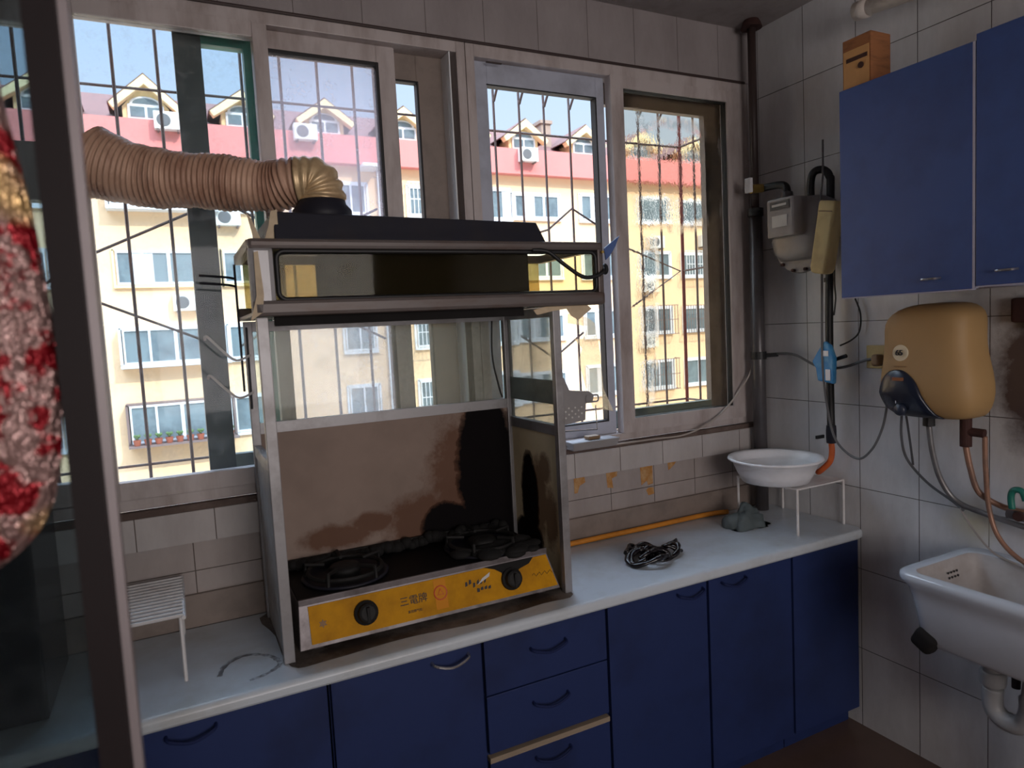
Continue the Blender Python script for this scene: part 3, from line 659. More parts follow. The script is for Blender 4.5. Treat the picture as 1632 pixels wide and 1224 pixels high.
# tape, strap
def strip(name, pts, mat, label, cat, th=.0012, group=None, dy=None):
    o = MB().prism(pts, dy or (0, th, 0)).build(name, mat); tag(o, label, cat, group); return o
strip('masking_tape', [at(a, b, y=-.395) for a, b in ((392, 338), (401, 350), (421, 392), (414, 400), (404, 380))], 'tape', 'narrow beige tape strip at the upper left corner of the range hood', 'tape')
strip('masking_tape', [at(a, b, y=-.392) for a, b in ((431, 336), (441, 334), (445, 384), (418, 394), (428, 360))], 'tape', 'wider beige tape strip slanting down beside the hood upper casing', 'tape')
strip('masking_tape', [at(a, b, y=-.424) for a, b in ((404, 402), (411, 400), (421, 470), (419, 498), (400, 512), (409, 472))], 'tape', 'torn beige tape hanging down the left cheek of the range hood', 'tape')
strip('masking_tape', [at(a, b, y=-.405) for a, b in ((850, 494), (880, 486), (935, 485), (943, 492), (922, 510), (910, 503), (903, 492), (880, 496), (856, 502))], 'tape', 'torn beige tape flap hanging under the right end of the range hood', 'tape')
m = MB(); m.prism([at(a, b, y=-.40) for a, b in ((963, 396), (972, 388), (987, 376), (981, 392), (972, 408), (966, 414))], (0, .004, 0)); tag(m.build('plastic_strip', 'blue_strap'), 'blue and black plastic strip sticking out of the hood right end', 'plastic strip')
m = MB(); bmesh.ops.create_icosphere(m.b, subdivisions=2, radius=.014, matrix=Matrix.Translation((-1.036, -.405, 1.69)) @ Matrix.Diagonal((.8, .7, 1.2, 1))); tag(m.build('power_plug', 'black_rubber', smooth=True), 'black plug lump at the end of the hood power cord', 'plug')

# corrugated foil duct
dk = thing('exhaust_duct', (-1.8, -.245, 1.88), 'crumpled corrugated foil duct running from the hood to the left window', 'exhaust duct')
path = spline([(-1.800, -.245, 1.872), (-1.798, -.245, 1.905), (-1.815, -.24, 1.935), (-1.86, -.225, 1.938), (-1.915, -.19, 1.93), (-2.05, -.13, 1.948), (-2.2, -.06, 1.968), (-2.31, -.02, 2.005), (-2.335, -.01, 2.02)], 60)
# resample by arc length
def resample(P, step):
    out = [P[0]]; acc = 0
    for a, b in zip(P, P[1:]):
        L = (b - a).length
        while acc + L >= step:
            tt = (step - acc) / L; a = a + (b - a) * tt; out.append(a.copy()); L = (b - a).length; acc = 0
        acc += L
    return out
rp = resample(path, .0033)
n_ = len(rp); cut = int(n_ * .17)
def duct(seg, r0, r1, mat, name, per=4, amp=.0065):
    rr = []
    for i in range(len(seg)):
        u = i / max(1, len(seg) - 1); base_r = r0 + (r1 - r0) * u
        tri = 1 - 4 * abs((i / per) % 1 - .5); rr.append(base_r + amp * tri * (.7 + .3 * math.sin(i * .13)) + .003 * math.sin(i * .047) + .0012 * math.sin(i * .37))
    m = MB(); m.tube(seg, rr, 30, cap=False); return m.build(name, mat, dk, smooth=True, solid=.0008)
duct(rp[:cut + 1], .056, .058, 'foil_bright', 'elbow', 5, .005)
duct(rp[cut:], .054, .082, 'foil', 'hose')

# hook wires at left end of the hood booth
hk = thing('wire_rack', (-2.0, -.2, 1.4), 'bent wire hook rack hanging on the left side of the stove booth', 'wire rack')
for z in (1.50, 1.405):
    MB().tube(spline([(-2.0, -.22, z), (-2.035, -.22, z - .012), (-2.065, -.24, z + .012), (-2.10, -.26, z + .05), (-2.105, -.25, z + .043)], 5), .0032, 6).build('hook', 'rack_white', hk)
MB().tube([(-2.004, -.2, 1.57), (-2.006, -.2, 1.36)], .003, 6).build('upright', 'hood_black', hk)
for z in (1.70, 1.72 - .04): MB().tube(spline([(-2.01, -.1, z), (-2.03, -.1, z + .006), (-2.10, -.1, z + .012)], 4), .0035, 6).build('wire', 'hood_black', hk)
MB().tube([(-2.012, -.1, 1.74), (-2.012, -.1, 1.40)], .003, 6).build('upright', 'hood_black', hk)

# ------------------------------------------------------------------ gas stove
st = thing('gas_stove', (-1.58, -.2, .751), 'two-burner gas stove with a yellow front panel, burnt black on top', 'gas stove')
sx0, sx1 = -1.957, -1.21
m = MB(); m.hexa([(sx0, -.362, .762), (sx1, -.362, .762), (sx1, -.065, .762), (sx0, -.065, .762), (sx0 + .008, -.330, .872), (sx1 - .026, -.330, .872), (sx1 - .026, -.065, .872), (sx0 + .008, -.065, .872)])
for x in (sx0 + .05, sx1 - .05):
    for y in (-.33, -.1): m.box(x - .012, x + .012, y - .012, y + .012, .751, .762)
m.build('body', 'stove_steel', st, bevel=.002)
MB().box(sx0 + .010, sx1 - .028, -.333, -.068, .872, .878).build('top_plate', 'stove_black', st, bevel=.001)
MB().box(sx0 + .008, sx1 - .026, -.336, -.328, .866, .881).build('front_lip', 'stove_steel', st, bevel=.001)
MB().box(sx0 + .02, sx1 - .04, -.075, -.066, .872, .905).build('rear_lip', 'cast_iron', st)
def fp(u, v, d=0.0):
    "point on the slanted front panel: u along x, v height 0..1"
    return (u, -.3625 + .032 * v - d, .762 + .108 * v)
m = MB(); q = [fp(sx0 + .03, .1, .001), fp(sx1 - .008, .1, .001), fp(sx1 - .03, .92, .001), fp(sx0 + .03, .92, .001)]
m.prism(q, (0, -.0015, 0)); yp = m.build('front_panel', 'stove_yellow', st)
ang = math.atan2(.108, .032); ROT = Matrix.Rotation(ang, 4, 'X')
for x, s in ((-1.785, 1.0), (-1.363, 1.0)):
    m = MB(); c = Vector(fp(x, .52, .003)); n = Vector((0, -math.sin(ang), math.cos(ang)))
    n = Vector((0, -.959, .284))
    u = Vector((1, 0, 0)); v = n.cross(u)
    rings = [[c + n * h + (u * math.cos(a) + v * math.sin(a)) * r for a in [2 * math.pi * k / 24 for k in range(24)]] for r, h in ((.032, 0), (.031, .008), (.025, .012), (.023, .026), (.018, .029))]
    m.loft(rings); m.box(x - .004, x + .004, c.y - .034, c.y - .02, c.z - .015, c.z + .024); m.build('knob', 'cast_iron', st, smooth=False)
text('lettering', '三電牌', 'ink', st, fp(-1.655, .55, .0032), ROT, .026)
text('lettering', '家用燃气灶', 'ink', st, fp(-1.655, .30, .0032), ROT, .008)
m = MB(); c = Vector(fp(-1.578, .58, .0032)); m.tube([c + Vector((math.cos(a) * .018, math.sin(a) * .018 * .284, math.sin(a) * .018 * .959)) for a in [2 * math.pi * k / 24 for k in range(24)]], .0016, 5, closed=True)
m.tube([c + Vector((math.cos(a) * .010, math.sin(a) * .010 * .284, math.sin(a) * .010 * .959)) for a in [math.pi / 2 + 2 * math.pi * k / 3 for k in range(3)]], .0014, 5, closed=True)
m.build('flame_emblem', 'sticker_red', st)
m = MB(); m.prism([fp(-1.595, .2, .0027), fp(-1.560, .2, .0027), fp(-1.560, .9, .0027), fp(-1.595, .9, .0027)], (0, -.0003, 0)); m.build('emblem_patch', 'sticker_pink', st)
m = MB()
rnd = random.Random(5)
for i in range(6):
    x = -1.505 + i * .0115; a = .56 + rnd.uniform(-.05, .05); m.prism([fp(x, a, .0027), fp(x + rnd.uniform(.005, .009), a + .02, .0027), fp(x + .008, a + .11, .0027), fp(x + .002, a + rnd.uniform(.06, .12), .0027)], (0, -.0004, 0))
for i in range(4):
    x = -1.472 + i * .0115; a = .40 + rnd.uniform(-.03, .03); m.prism([fp(x, a, .0027), fp(x + .008, a, .0027), fp(x + .009, a + .08, .0027), fp(x + .001, a + rnd.uniform(.05, .10), .0027)], (0, -.0004, 0))
m.build('worn_lettering', 'ink', st)
MB().prism([fp(-1.468, .56, .0034), fp(-1.43, .70, .0034), fp(-1.425, .80, .0034), fp(-1.45, .70, .0034)], (0, -.0004, 0)).build('white_mark', 'paper', st)
MB().tube([fp(-1.295 + i * .006, .48 + .05 * math.sin(i * 2.1), .0026) for i in range(12)], .0008, 4).build('script_line', 'ink', st)
m = MB(); c = Vector(fp(-1.895, .5, .0028)); m.prism([c + Vector((math.cos(a) * r, math.sin(a) * r * .284, math.sin(a) * r * .959)) for a, r in [(math.pi * k / 6, .011 if k % 2 else .006) for k in range(12)]], (0, -.0005, 0)); m.build('star_mark', 'faded_ink', st)
def burner(x, y):
    b_ = MB().lathe([(.115, .8785), (.118, .884), (.108, .886), (.095, .880), (.04, .879)], (x, y, 0), 40).build('drip_tray', 'hood_black', st, smooth=True)
    m = MB().lathe([(.04, .880), (.045, .900), (.038, .908), (.015, .910), (.0, .909)], (x, y, 0), 24); m.build('burner_cap', 'cast_iron', st, smooth=True)
    m = MB(); m.tube([(x + .10 * math.cos(a), y + .10 * math.sin(a), .898) for a in [2 * math.pi * k / 32 for k in range(32)]], .006, 6, closed=True)
    for k in range(5):
        a = 2 * math.pi * k / 5 + .3; c, s = math.cos(a), math.sin(a)
        m.tube([(x + .108 * c, y + .108 * s, .884), (x + .106 * c, y + .106 * s, .916), (x + .055 * c, y + .055 * s, .912)], .0055, 6)
    m.build('pan_support', 'cast_iron', st)
burner(-1.80, -.205); burner(-1.385, -.205)
# burnt crust over the right burner and knob
m = MB(); rnd = random.Random(3)
pts = [fp(-1.44, .93, .003), fp(-1.41, .84, .003), fp(-1.39, .72, .003), fp(-1.385, .45, .003), fp(-1.365, .25, .003), fp(-1.345, .4, .003), fp(-1.335, .72, .003), fp(-1.30, .80, .003), fp(-1.285, .93, .003)]
m.prism(pts, (0, -.002, 0)); m.build('burnt_drip', 'soot', st)
m = MB()
for i in range(26):
    c = Vector((-1.37 + rnd.uniform(-.11, .12), -.30 + rnd.uniform(-.03, .06), .882 + rnd.uniform(0, .012)))
    bmesh.ops.create_icosphere(m.b, subdivisions=2, radius=rnd.uniform(.016, .03), matrix=Matrix.Translation(c) @ Matrix.Diagonal((1.3, 1.1, .5, 1)))
m.build('burnt_crust', 'soot', st, smooth=True)
m = MB()
for i in range(44):
    c = Vector((-1.92 + i * .0152, -.088 + rnd.uniform(-.01, .006), .886 + rnd.uniform(0, .016)))
    bmesh.ops.create_icosphere(m.b, subdivisions=2, radius=rnd.uniform(.012, .02), matrix=Matrix.Translation(c))
m.build('burnt_crust', 'soot', st, smooth=True)

# ------------------------------------------------------------------ things on the worktop
rl = thing('wire_rack', (-2.29, -.17, .751), 'low white slatted wire rack at the left end of the worktop', 'wire rack')
m = MB()
for i in range(13):
    y = -.335 + i * .024; m.tube([(-2.35, y, .908), (-2.205, y, .908)], .0042, 6)
m.build('slats', 'rack_white', rl)
MB().tube([(-2.205, -.345, .905), (-2.205, -.035, .905)], .005, 6).build('side_bar', 'rack_white', rl)
MB().tube([(-2.35, -.345, .905), (-2.35, -.035, .905)], .005, 6).build('side_bar', 'rack_white', rl)
for x in (-2.212, -2.345):
    for y in (-.338, -.045): MB().tube([(x, y, .905), (x, y, .751)], .0045, 6).build('leg', 'rack_white', rl)
rr = thing('wire_rack', (-.14, -.25, .751), 'white table-like rack in the corner carrying the plastic basin', 'wire rack')
X0, X1, YA, YB, ZT = -.258, -.014, -.395, -.115, .915
MB().box(X0, X1, YA, YB, ZT - .003, ZT, .001).build('shelf', 'rack_white', rr)
MB().tube([(X0, YA, ZT), (X1, YA, ZT), (X1, YB, ZT), (X0, YB, ZT)], .0042, 6, closed=True).build('rim_wire', 'rack_white', rr)
for a, b in ((X0 + .003, YA), (X1 - .002, YA), (X0 + .003, YB), (X1 - .002, YB)): MB().tube([(a, b, ZT), (a, b, .751)], .0048, 8).build('leg', 'rack_white', rr)
bw = MB(); bw.lathe([(.0, .919), (.105, .919), (.118, .922), (.135, .955), (.152, .995), (.163, 1.000), (.168, 1.004), (.166, 1.010), (.152, 1.007), (.142, .998), (.125, .955), (.105, .926), (.0, .925)], (-.215, -.262, 0), 48)
tag(bw.build('washbasin', 'white_plastic', smooth=True), 'round white plastic washbasin on the corner rack', 'plastic basin')
bw = MB(); bw.lathe([(.0, .928), (.10, .928), (.112, .934), (.118, .962), (.122, .980), (.117, .980), (.106, .938), (.0, .934)], (-.212, -.258, 0), 40)
tag(bw.build('bowl', 'white_plastic', smooth=True), 'smaller white bowl nested inside the plastic washbasin', 'bowl')
def lump(name, mat, c, s, seed, label, cat, fold=.35, sub=4, freq=9):
    from mathutils import noise as mn
    m = MB(); bmesh.ops.create_icosphere(m.b, subdivisions=sub, radius=1)
    for v in m.b.verts:
        p = v.co.copy(); q = p * 1.3 + Vector((seed, 0, 0))
        f = 1 + fold * mn.noise(q) - fold * .5 * abs(mn.noise(q * 2.1)) ** .6 + .10 * fold * mn.noise(p * freq)
        h = max(0.0, p.z) ** .8
        v.co = Vector((p.x * s[0] * f * (1.15 - .35 * h), p.y * s[1] * f * (1.15 - .35 * h), h * s[2] * (f * .9)))
        v.co += Vector(c)
    o = m.build(name, mat, smooth=True); tag(o, label, cat); return o
lump('cleaning_rag', 'grey_rag', (-.30, -.20, .7515), (.085, .055, .085), 3.3, 'crumpled grey-green rag on the worktop beside the corner rack', 'rag', .5)
bp = thing('plastic_bag', (-.78, -.29, .751), 'crumpled shiny black plastic bag on the open worktop', 'plastic bag')
m = MB(); rnd = random.Random(8)
for i in range(9):
    cx, cy = -.79 + rnd.uniform(-.07, .085), -.285 + rnd.uniform(-.05, .055); rad = rnd.uniform(.025, .055); a0 = rnd.uniform(0, 6.28)
    p = [(cx + rad * math.cos(a0 + t * .7) * (1.3), cy + rad * math.sin(a0 + t * .7), .757 + .012 * (1 + math.sin(t * 1.3 + i))) for t in range(8)]
    P_ = spline(p, 5); m.tube(P_, [.006 + .0045 * abs(math.sin(j * .41 + i)) for j in range(len(P_))], 8, sy=.8)
m.build('folds', 'bag_black', bp, smooth=True)
m = MB(); m.lathe([(.055, .7515), (.05, .757), (.02, .762), (0, .763)], (-.79, -.285, 0), 18); m.build('bag_body', 'bag_black', bp, smooth=True)
yh = MB(); yh.tube(spline([(-1.16, -.03, .762), (-.9, -.032, .762), (-.6, -.034, .762), (-.36, -.034, .762), (-.25, -.05, .761)], 8), .0095, 10)
tag(yh.build('gas_hose', 'yellow_hose', smooth=True), 'orange-yellow gas hose lying along the back of the worktop', 'hose')
# pieces by the sill
sr = thing('soap_rack', (-.92, -.06, 1.17), 'grey perforated plastic rack with wire arms behind the stove booth', 'rack')
m = MB(); m.prism([(-1.0, -.06, 1.36), (-.985, -.06, 1.355), (-.965, -.06, 1.31), (-.93, -.06, 1.305), (-.885, -.06, 1.30), (-.865, -.06, 1.285), (-.872, -.06, 1.262), (-.90, -.06, 1.258), (-.905, -.06, 1.20), (-1.0, -.06, 1.19)], (0, .012, 0)); m.build('plate', 'wire_shelf_grey', sr, bevel=.002)
m = MB()
for i in range(6):
    for j in range(4):
        if (i + j) % 2 == 0: m.lathe([(.0035, -.001), (.0035, 0)], (-.985 + i * .013, -.0605, 1.215 + j * .011), 8, 'Y')
m.build('bright_hole_dots', 'paper', sr)  # pale discs painting the daylight seen through the rack's holes
MB().tube([(-1.0, -.075, 1.172), (-.868, -.075, 1.165)], .003, 6).build('wire', 'chrome', sr)
MB().tube([(-.868, -.07, 1.25), (-.868, -.075, 1.165)], .002, 6).build('wire', 'chrome', sr)
MB().tube(rrect(-.90, -.85, 1.262, 1.285, -.062, .008), .003, 6, closed=True).build('loop', 'wire_shelf_grey', sr)
sd_ = MB(); sd_.hexa([(-.975, -.085, 1.100), (-.795, -.085, 1.100), (-.80, -.035, 1.100), (-.97, -.035, 1.100), (-.98, -.095, 1.130), (-.785, -.095, 1.130), (-.79, -.03, 1.130), (-.975, -.03, 1.130)])
tag(sd_.build('soap_tray', 'wire_shelf_grey', bevel=.003), 'small grey tray on the tile ledge right of the stove booth', 'tray')
sp_ = MB(); sp_.box(-.905, -.855, -.075, -.042, 1.131, 1.143, .004); tag(sp_.build('soap_bar', 'cream_dark'), 'worn brownish soap bar on the small grey ledge tray', 'soap')
cb = MB(); cb.tube(spline([(-.80, -.036, 1.094), (-.6, -.036, 1.093), (-.45, -.037, 1.092), (-.33, -.035, 1.12), (-.22, -.03, 1.175), (-.12, -.04, 1.28), (-.095, -.06, 1.36)], 8), .0036, 8)
tag(cb.build('cable', 'light_cable', smooth=True), 'pale cable rising from the tile ledge to the corner pipe', 'cable')
fl = MB(); fl.prism([at(a, b, y=-.012) for a, b in ((905, 500), (935, 505), (948, 515), (956, 560), (962, 620), (978, 655), (945, 650), (935, 620), (922, 575), (928, 555), (915, 540), (930, 540), (936, 520), (905, 515))], (0, .0008, 0))
glass('film_clear', (0.93, 0.9, 0.84), 0.25, (226, 208, 176), spots=0.3, scale=12)
tag(fl.build('plastic_film', 'film_clear'), 'torn dirty plastic film hanging in the open sash beside the booth', 'plastic film')
# tape residue on the low tiles
for i, pp in enumerate((((-.928, .994), (-.885, .994), (-.88, .965), (-.905, .955), (-.915, .93), (-.928, .93)),
                        ((-.79, .993), (-.737, .993), (-.742, .968), (-.765, .962), (-.76, .925), (-.785, .93)),
                        ((-.635, .993), (-.577, .993), (-.577, .916), (-.60, .912), (-.606, .93), (-.631, .916)),
                        ((-.505, .993), (-.456, .993), (-.47, .975), (-.488, .962), (-.50, .955)),
                        ((-.61, .895), (-.598, .902), (-.575, .90), (-.572, .875), (-.60, .872)))):
    o = MB().prism([(a, -.0012, b) for a, b in pp], (0, .001, 0)).build('tape_residue', 'tape_residue')
    tag(o, ['torn brown tape scrap on low tiles nearest the stove booth', 'ragged brown tape scrap, second from the stove booth on the low tiles', 'large rectangular brown tape scrap in the middle of the low tiles', 'triangular brown tape scrap on low tiles nearest the corner rack', 'small brown tape scrap on the bottom tile row, below the large one'][i], 'tape scrap', 'tape scraps on the low tiles')

# ------------------------------------------------------------------ corner pipe
cp = thing('riser_pipe', (-.092, -.078, .751), 'dark vertical riser pipe in the room corner beside the window', 'pipe')
MB().tube([(-.092, -.078, 1.94), (-.092, -.078, CZ)], .0155, 16).build('upper_pipe', 'pipe_brown', cp, smooth=True)
MB().tube([(-.092, -.078, .751), (-.092, -.078, 1.94)], .026, 16).build('lower_pipe', 'pipe_grey', cp, smooth=True)
MB().lathe([(.04, CZ - .03), (.034, CZ - .012), (.028, CZ)], (-.092, -.078, 0), 20).build('ceiling_collar', 'rust', cp)
for z in (1.92, 1.36): MB().lathe([(.030, z), (.030, z + .03)], (-.092, -.078, 0), 20).build('clamp', 'black_rubber', cp)
MB().tube([(-.07, -.085, 1.373), (-.03, -.12, 1.375)], .008, 8).build('clamp_tail', 'black_rubber', cp)

# ------------------------------------------------------------------ gas meter
gm = thing('gas_meter', (-.12, -.25, 1.85), 'grey domestic gas meter hanging on the right wall beside the riser pipe', 'gas meter')
m = MB(); m.hexa([(-.20, -.35, 1.81), (-.20, -.235, 1.81), (-.13, -.23, 1.81), (-.13, -.36, 1.81), (-.20, -.35, 1.945), (-.20, -.235, 1.945), (-.13, -.23, 1.945), (-.13, -.36, 1.945)]); m.build('counter_box', 'meter_grey', gm, bevel=.004)
MB().box(-.2035, -.2005, -.337, -.252, 1.905, 1.935).build('dial_window', 'meter_dark', gm)
MB().box(-.2045, -.2036, -.325, -.262, 1.917, 1.925).build('dial_digits', 'paper', gm)
MB().box(-.203, -.2005, -.325, -.26, 1.845, 1.885).build('rating_label', 'paper', gm)
m = MB()
prof = [(1.725, .030, .05), (1.73, .06, .09), (1.76, .075, .115), (1.80, .082, .122), (1.88, .082, .122), (1.925, .076, .115), (1.945, .05, .08), (1.95, .03, .04)]
rings = []
for z, dx, dy in prof: rings.append([(-.085 + dx * .85 * (abs(math.cos(a)) ** .7) * (1 if math.cos(a) > 0 else -1), -.30 + dy * (abs(math.sin(a)) ** .7) * (1 if math.sin(a) > 0 else -1), z) for a in [2 * math.pi * k / 28 for k in range(28)]])
m.loft(rings); m.build('case', 'meter_grey', gm, smooth=True)
MB().lathe([(.118, -.008), (.122, 0), (.118, .008)], (-.10, -.30, 1.80), 30, 'X').build('seam_flange', 'meter_grey', gm)
for a in range(6):
    t_ = math.radians(200 + a * 28); MB().lathe([(.006, -.012), (.006, .0)], (-.108, -.30 + .112 * math.cos(t_), 1.80 + .112 * math.sin(t_)), 8, 'X').build('bolt', 'rust', gm)
ip = thing('gas_pipe', (-.08, -.17, 1.98), 'short black gas inlet pipe with elbow between riser and meter', 'pipe')
MB().tube(spline([(-.092, -.10, 2.02), (-.09, -.15, 2.02), (-.085, -.205, 2.015), (-.085, -.225, 1.995), (-.085, -.225, 1.95)], 6), .014, 12).build('tube', 'black_rubber', ip, smooth=True)
MB().lathe([(.021, 0), (.024, .01), (.021, .03)], (-.085, -.225, 1.955), 16).build('union_nut', 'pipe_grey', ip)
MB().tube([(-.10, -.118, 2.02), (-.155, -.118, 2.015)], .017, 12).build('valve_body', 'brass', ip)
MB().box(-.172, -.158, -.132, -.102, 2.0, 2.055, .003).build('valve_lever', 'white_plastic', ip)
op = thing('gas_pipe', (-.05, -.375, 1.05), 'black gas pipe with a hooked top running down the right wall from the meter', 'pipe')
MB().tube(spline([(-.09, -.335, 1.945), (-.09, -.335, 1.995), (-.085, -.345, 2.03), (-.07, -.37, 2.035), (-.055, -.385, 2.01), (-.05, -.385, 1.95), (-.05, -.372, 1.5), (-.05, -.374, 1.09)], 6), .0135, 12).build('tube', 'black_rubber', op, smooth=True)
for z in (1.64, 1.355): MB().lathe([(.018, z), (.018, z + .015)], (-.05, -.374, 0), 14).build('clip', 'black_rubber', op)
MB().lathe([(.0165, 1.055), (.018, 1.075), (.018, 1.10), (.0165, 1.12)], (-.05, -.374, 0), 14).build('valve', 'hood_black', op)
MB().box(-.09, -.05, -.345, -.338, 1.07, 1.082).build('valve_lever', 'black_rubber', op)
MB().tube([(-.05, -.374, 1.355), (-.05, -.44, 1.375)], .007, 8).build('clip_tail', 'black_rubber', op)
oh = MB(); oh.tube(spline([(-.05, -.374, 1.055), (-.05, -.376, 1.02), (-.052, -.368, .985), (-.055, -.335, .95), (-.045, -.31, .935)], 6), .0105, 10)
tag(oh.build('gas_hose', 'orange_rubber', smooth=True), 'short orange rubber hose under the wall gas valve behind the washbasin', 'hose')
# cream oblong alarm box, hung askew
cx = thing('alarm_box', (-.145, -.43, 1.78), 'tilted cream oblong plastic box hanging between gas meter and blue cupboard', 'alarm box')
def rbox(c, sx, sy, sz, rot):
    m = MB(); bmesh.ops.create_cube(m.b, size=1); bmesh.ops.scale(m.b, vec=(sx, sy, sz), verts=m.b.verts)
    bmesh.ops.bevel(m.b, geom=list(m.b.edges), offset=min(sx, sy, sz) * .3, segments=4, profile=.5, affect='EDGES')
    bmesh.ops.transform(m.b, matrix=Matrix.Translation(c) @ rot, verts=m.b.verts); return m
R_ = Matrix.Translation((-.155, -.452, 1.785)) @ Matrix.Rotation(math.radians(11), 4, 'X')
def rr0(s_, z, r): return [R_ @ Vector(q) for q in rr_ring(-.028 * s_, .028 * s_, -.034 * s_, .034 * s_, z, r * .8)]
m = MB(); m.loft([rr0(.6, -.122, .012), rr0(.85, -.118, .014), rr0(1, -.104, .016), rr0(1, .112, .012), rr0(.96, .118, .012), rr0(.9, .121, .01)]); m.build('case', 'cream_plastic', cx)
m = MB(); m.loft([[q + Vector((-.0015, 0, 0)) for q in rr0(.99, z, .016)] for z in (.085, .088)]); m.build('lid_seam', 'cream_dark', cx)
m = MB(); m.tube(spline([(-.12, -.40, 1.72), (-.10, -.385, 1.70), (-.09, -.375, 1.6), (-.085, -.37, 1.35), (-.08, -.385, 1.18), (-.08, -.42, 1.07), (-.08, -.50, 1.02), (-.085, -.56, 1.06), (-.085, -.60, 1.14), (-.09, -.62, 1.22)], 8), .0042, 8)
tag(m.build('cable', 'grey_cable', smooth=True), 'long grey cable looping from the cream box down and up to the heater', 'cable')
m = MB(); m.tube(spline([(-.06, -.405, 1.69), (-.055, -.40, 1.63), (-.05, -.40, 1.58), (-.05, -.392, 1.52)], 6), .003, 6); tag(m.build('cable', 'black_rubber'), 'short knotted black cable tied to the gas pipe below the cream box', 'cable')
m = MB(); m.tube(spline([(-.02, -.455, 1.575), (-.02, -.475, 1.52), (-.02, -.47, 1.46), (-.02, -.44, 1.43), (-.03, -.40, 1.41)], 6), .003, 6); tag(m.build('cable', 'black_rubber', smooth=True), 'curved black cable under the left corner of the blue wall cupboard', 'cable')
m = MB(); m.tube([(-.13, -.42, 2.12), (-.15, -.435, 2.0), (-.16, -.43, 1.90)], .0035, 6); tag(m.build('cable', 'grey_cable'), 'thin straight cable above the tilted cream box', 'cable')
m = MB(); m.tube(spline([(-.035, -.115, 1.378), (-.03, -.2, 1.375), (-.03, -.3, 1.335), (-.028, -.4, 1.33), (-.02, -.5, 1.36), (-.02, -.545, 1.355), (-.03, -.60, 1.31)], 8), .005, 8)
tag(m.build('cable', 'grey_cable', smooth=True), 'grey horizontal power cable from the riser pipe to the wall socket', 'cable')
# blue detergent packet hanging on the pipe
bpk = MB(); bpk.prism([(-.085, -.375, 1.43), (-.085, -.40, 1.415), (-.085, -.418, 1.37), (-.085, -.414, 1.275), (-.085, -.345, 1.285), (-.085, -.338, 1.33), (-.085, -.322, 1.355), (-.085, -.345, 1.39)], (.018, 0, 0))
bpk = tag(bpk.build('detergent_packet', 'blue_packet', bevel=.006), 'blue and white plastic packet tied to the black gas pipe', 'packet')
m = MB(); m.box(-.0868, -.0852, -.395, -.372, 1.375, 1.395, .0005); m.build('white_print', 'white_plastic', bpk)
m = MB(); m.box(-.0868, -.0852, -.402, -.382, 1.288, 1.328, .0005); m.build('white_print', 'white_plastic', bpk)
# socket
sk = thing('power_socket', (0, -.525, 1.37), 'yellowed square power socket left of the gold water heater', 'socket')
MB().box(-.012, 0, -.575, -.49, 1.33, 1.41, .003).build('plate', 'cream_plastic', sk)
rbox((-.03, -.545, 1.36), .035, .03, .04, Matrix.Identity(4)).build('plug', 'cream_dark', sk)

# ------------------------------------------------------------------ wall cupboards
def wcab(y0, y1, z0, z1, label, hy):
    o = thing('wall_cabinet', (0, (y0 + y1) / 2, z0), label, 'wall cabinet', 'blue cupboards on the right wall')
    MB().box(-.280, 0, y1, y0, z0 + .004, z1 - .004).build('body', 'cab_edge', o)
    d = MB().box(-.300, -.282, y1 + .002, y0 - .001, z0, z1, .0015).build('door', 'cab_blue', o)
    MB().box(-.2995, -.2815, y1 - .0045, y1 + .0015, z0, z1).build('edge_band', 'cab_edge', d)
    MB().box(-.2995, -.281, y1 + .002, y0 - .001, z0 - .0035, z0 - .0005).build('edge_band', 'cab_edge', d)
    MB().tube(spline([(-.30, hy - .022, z0 + .035), (-.318, hy - .016, z0 + .034), (-.32, hy + .016, z0 + .034), (-.30, hy + .022, z0 + .035)], 5), .0035, 8).build('handle', 'chrome', d)
wcab(-.616, -1.006, 1.574, 2.197, 'blue wall cupboard nearest the window, under the small wooden box', -.90)
wcab(-1.012, -1.402, 1.58, 2.212, 'blue wall cupboard cut off by the right edge, slightly taller', -1.09)
bx = thing('wooden_box', (-.2, -.62, 2.193), 'small orange-brown wooden box on top of the blue wall cupboard', 'box')
MB().box(-.26, -.17, -.695, -.60, 2.194, 2.355, .002).build('case', 'wood_box', bx)
MB().box(-.2625, -.2605, -.69, -.605, 2.20, 2.32).build('front_board', 'wood_pale', bx)
MB().lathe([(.009, -.004), (.009, 0)], (-.263, -.665, 2.265), 14, 'X').build('hole', 'rust', bx)
MB().box(-.2635, -.2625, -.685, -.615, 2.285, 2.297).build('slot', 'rust', bx)
pv = thing('ceiling_pipe', (-.1, -.53, 2.5), 'short white plastic pipe high on the right wall near the ceiling', 'pipe')
MB().tube([(-.1, -.53, 2.50), (-.1, -.72, 2.478), (-.1, -1.7, 2.38)], .024, 16).build('tube', 'pvc', pv, smooth=True)
MB().tube([(-.1, -.575, 2.495), (-.1, -.53, 2.50)], .029, 16).build('collar', 'pvc', pv, smooth=True)
wm = MB(); wm.box(-.03, 0, -1.03, -.955, 1.475, 1.545, .008).box(-.025, 0, -1.02, -.99, 1.455, 1.48, .004); tag(wm.build('wall_bracket', 'rust'), 'rusty dark fitting on the wall right of the water heater', 'wall fitting')

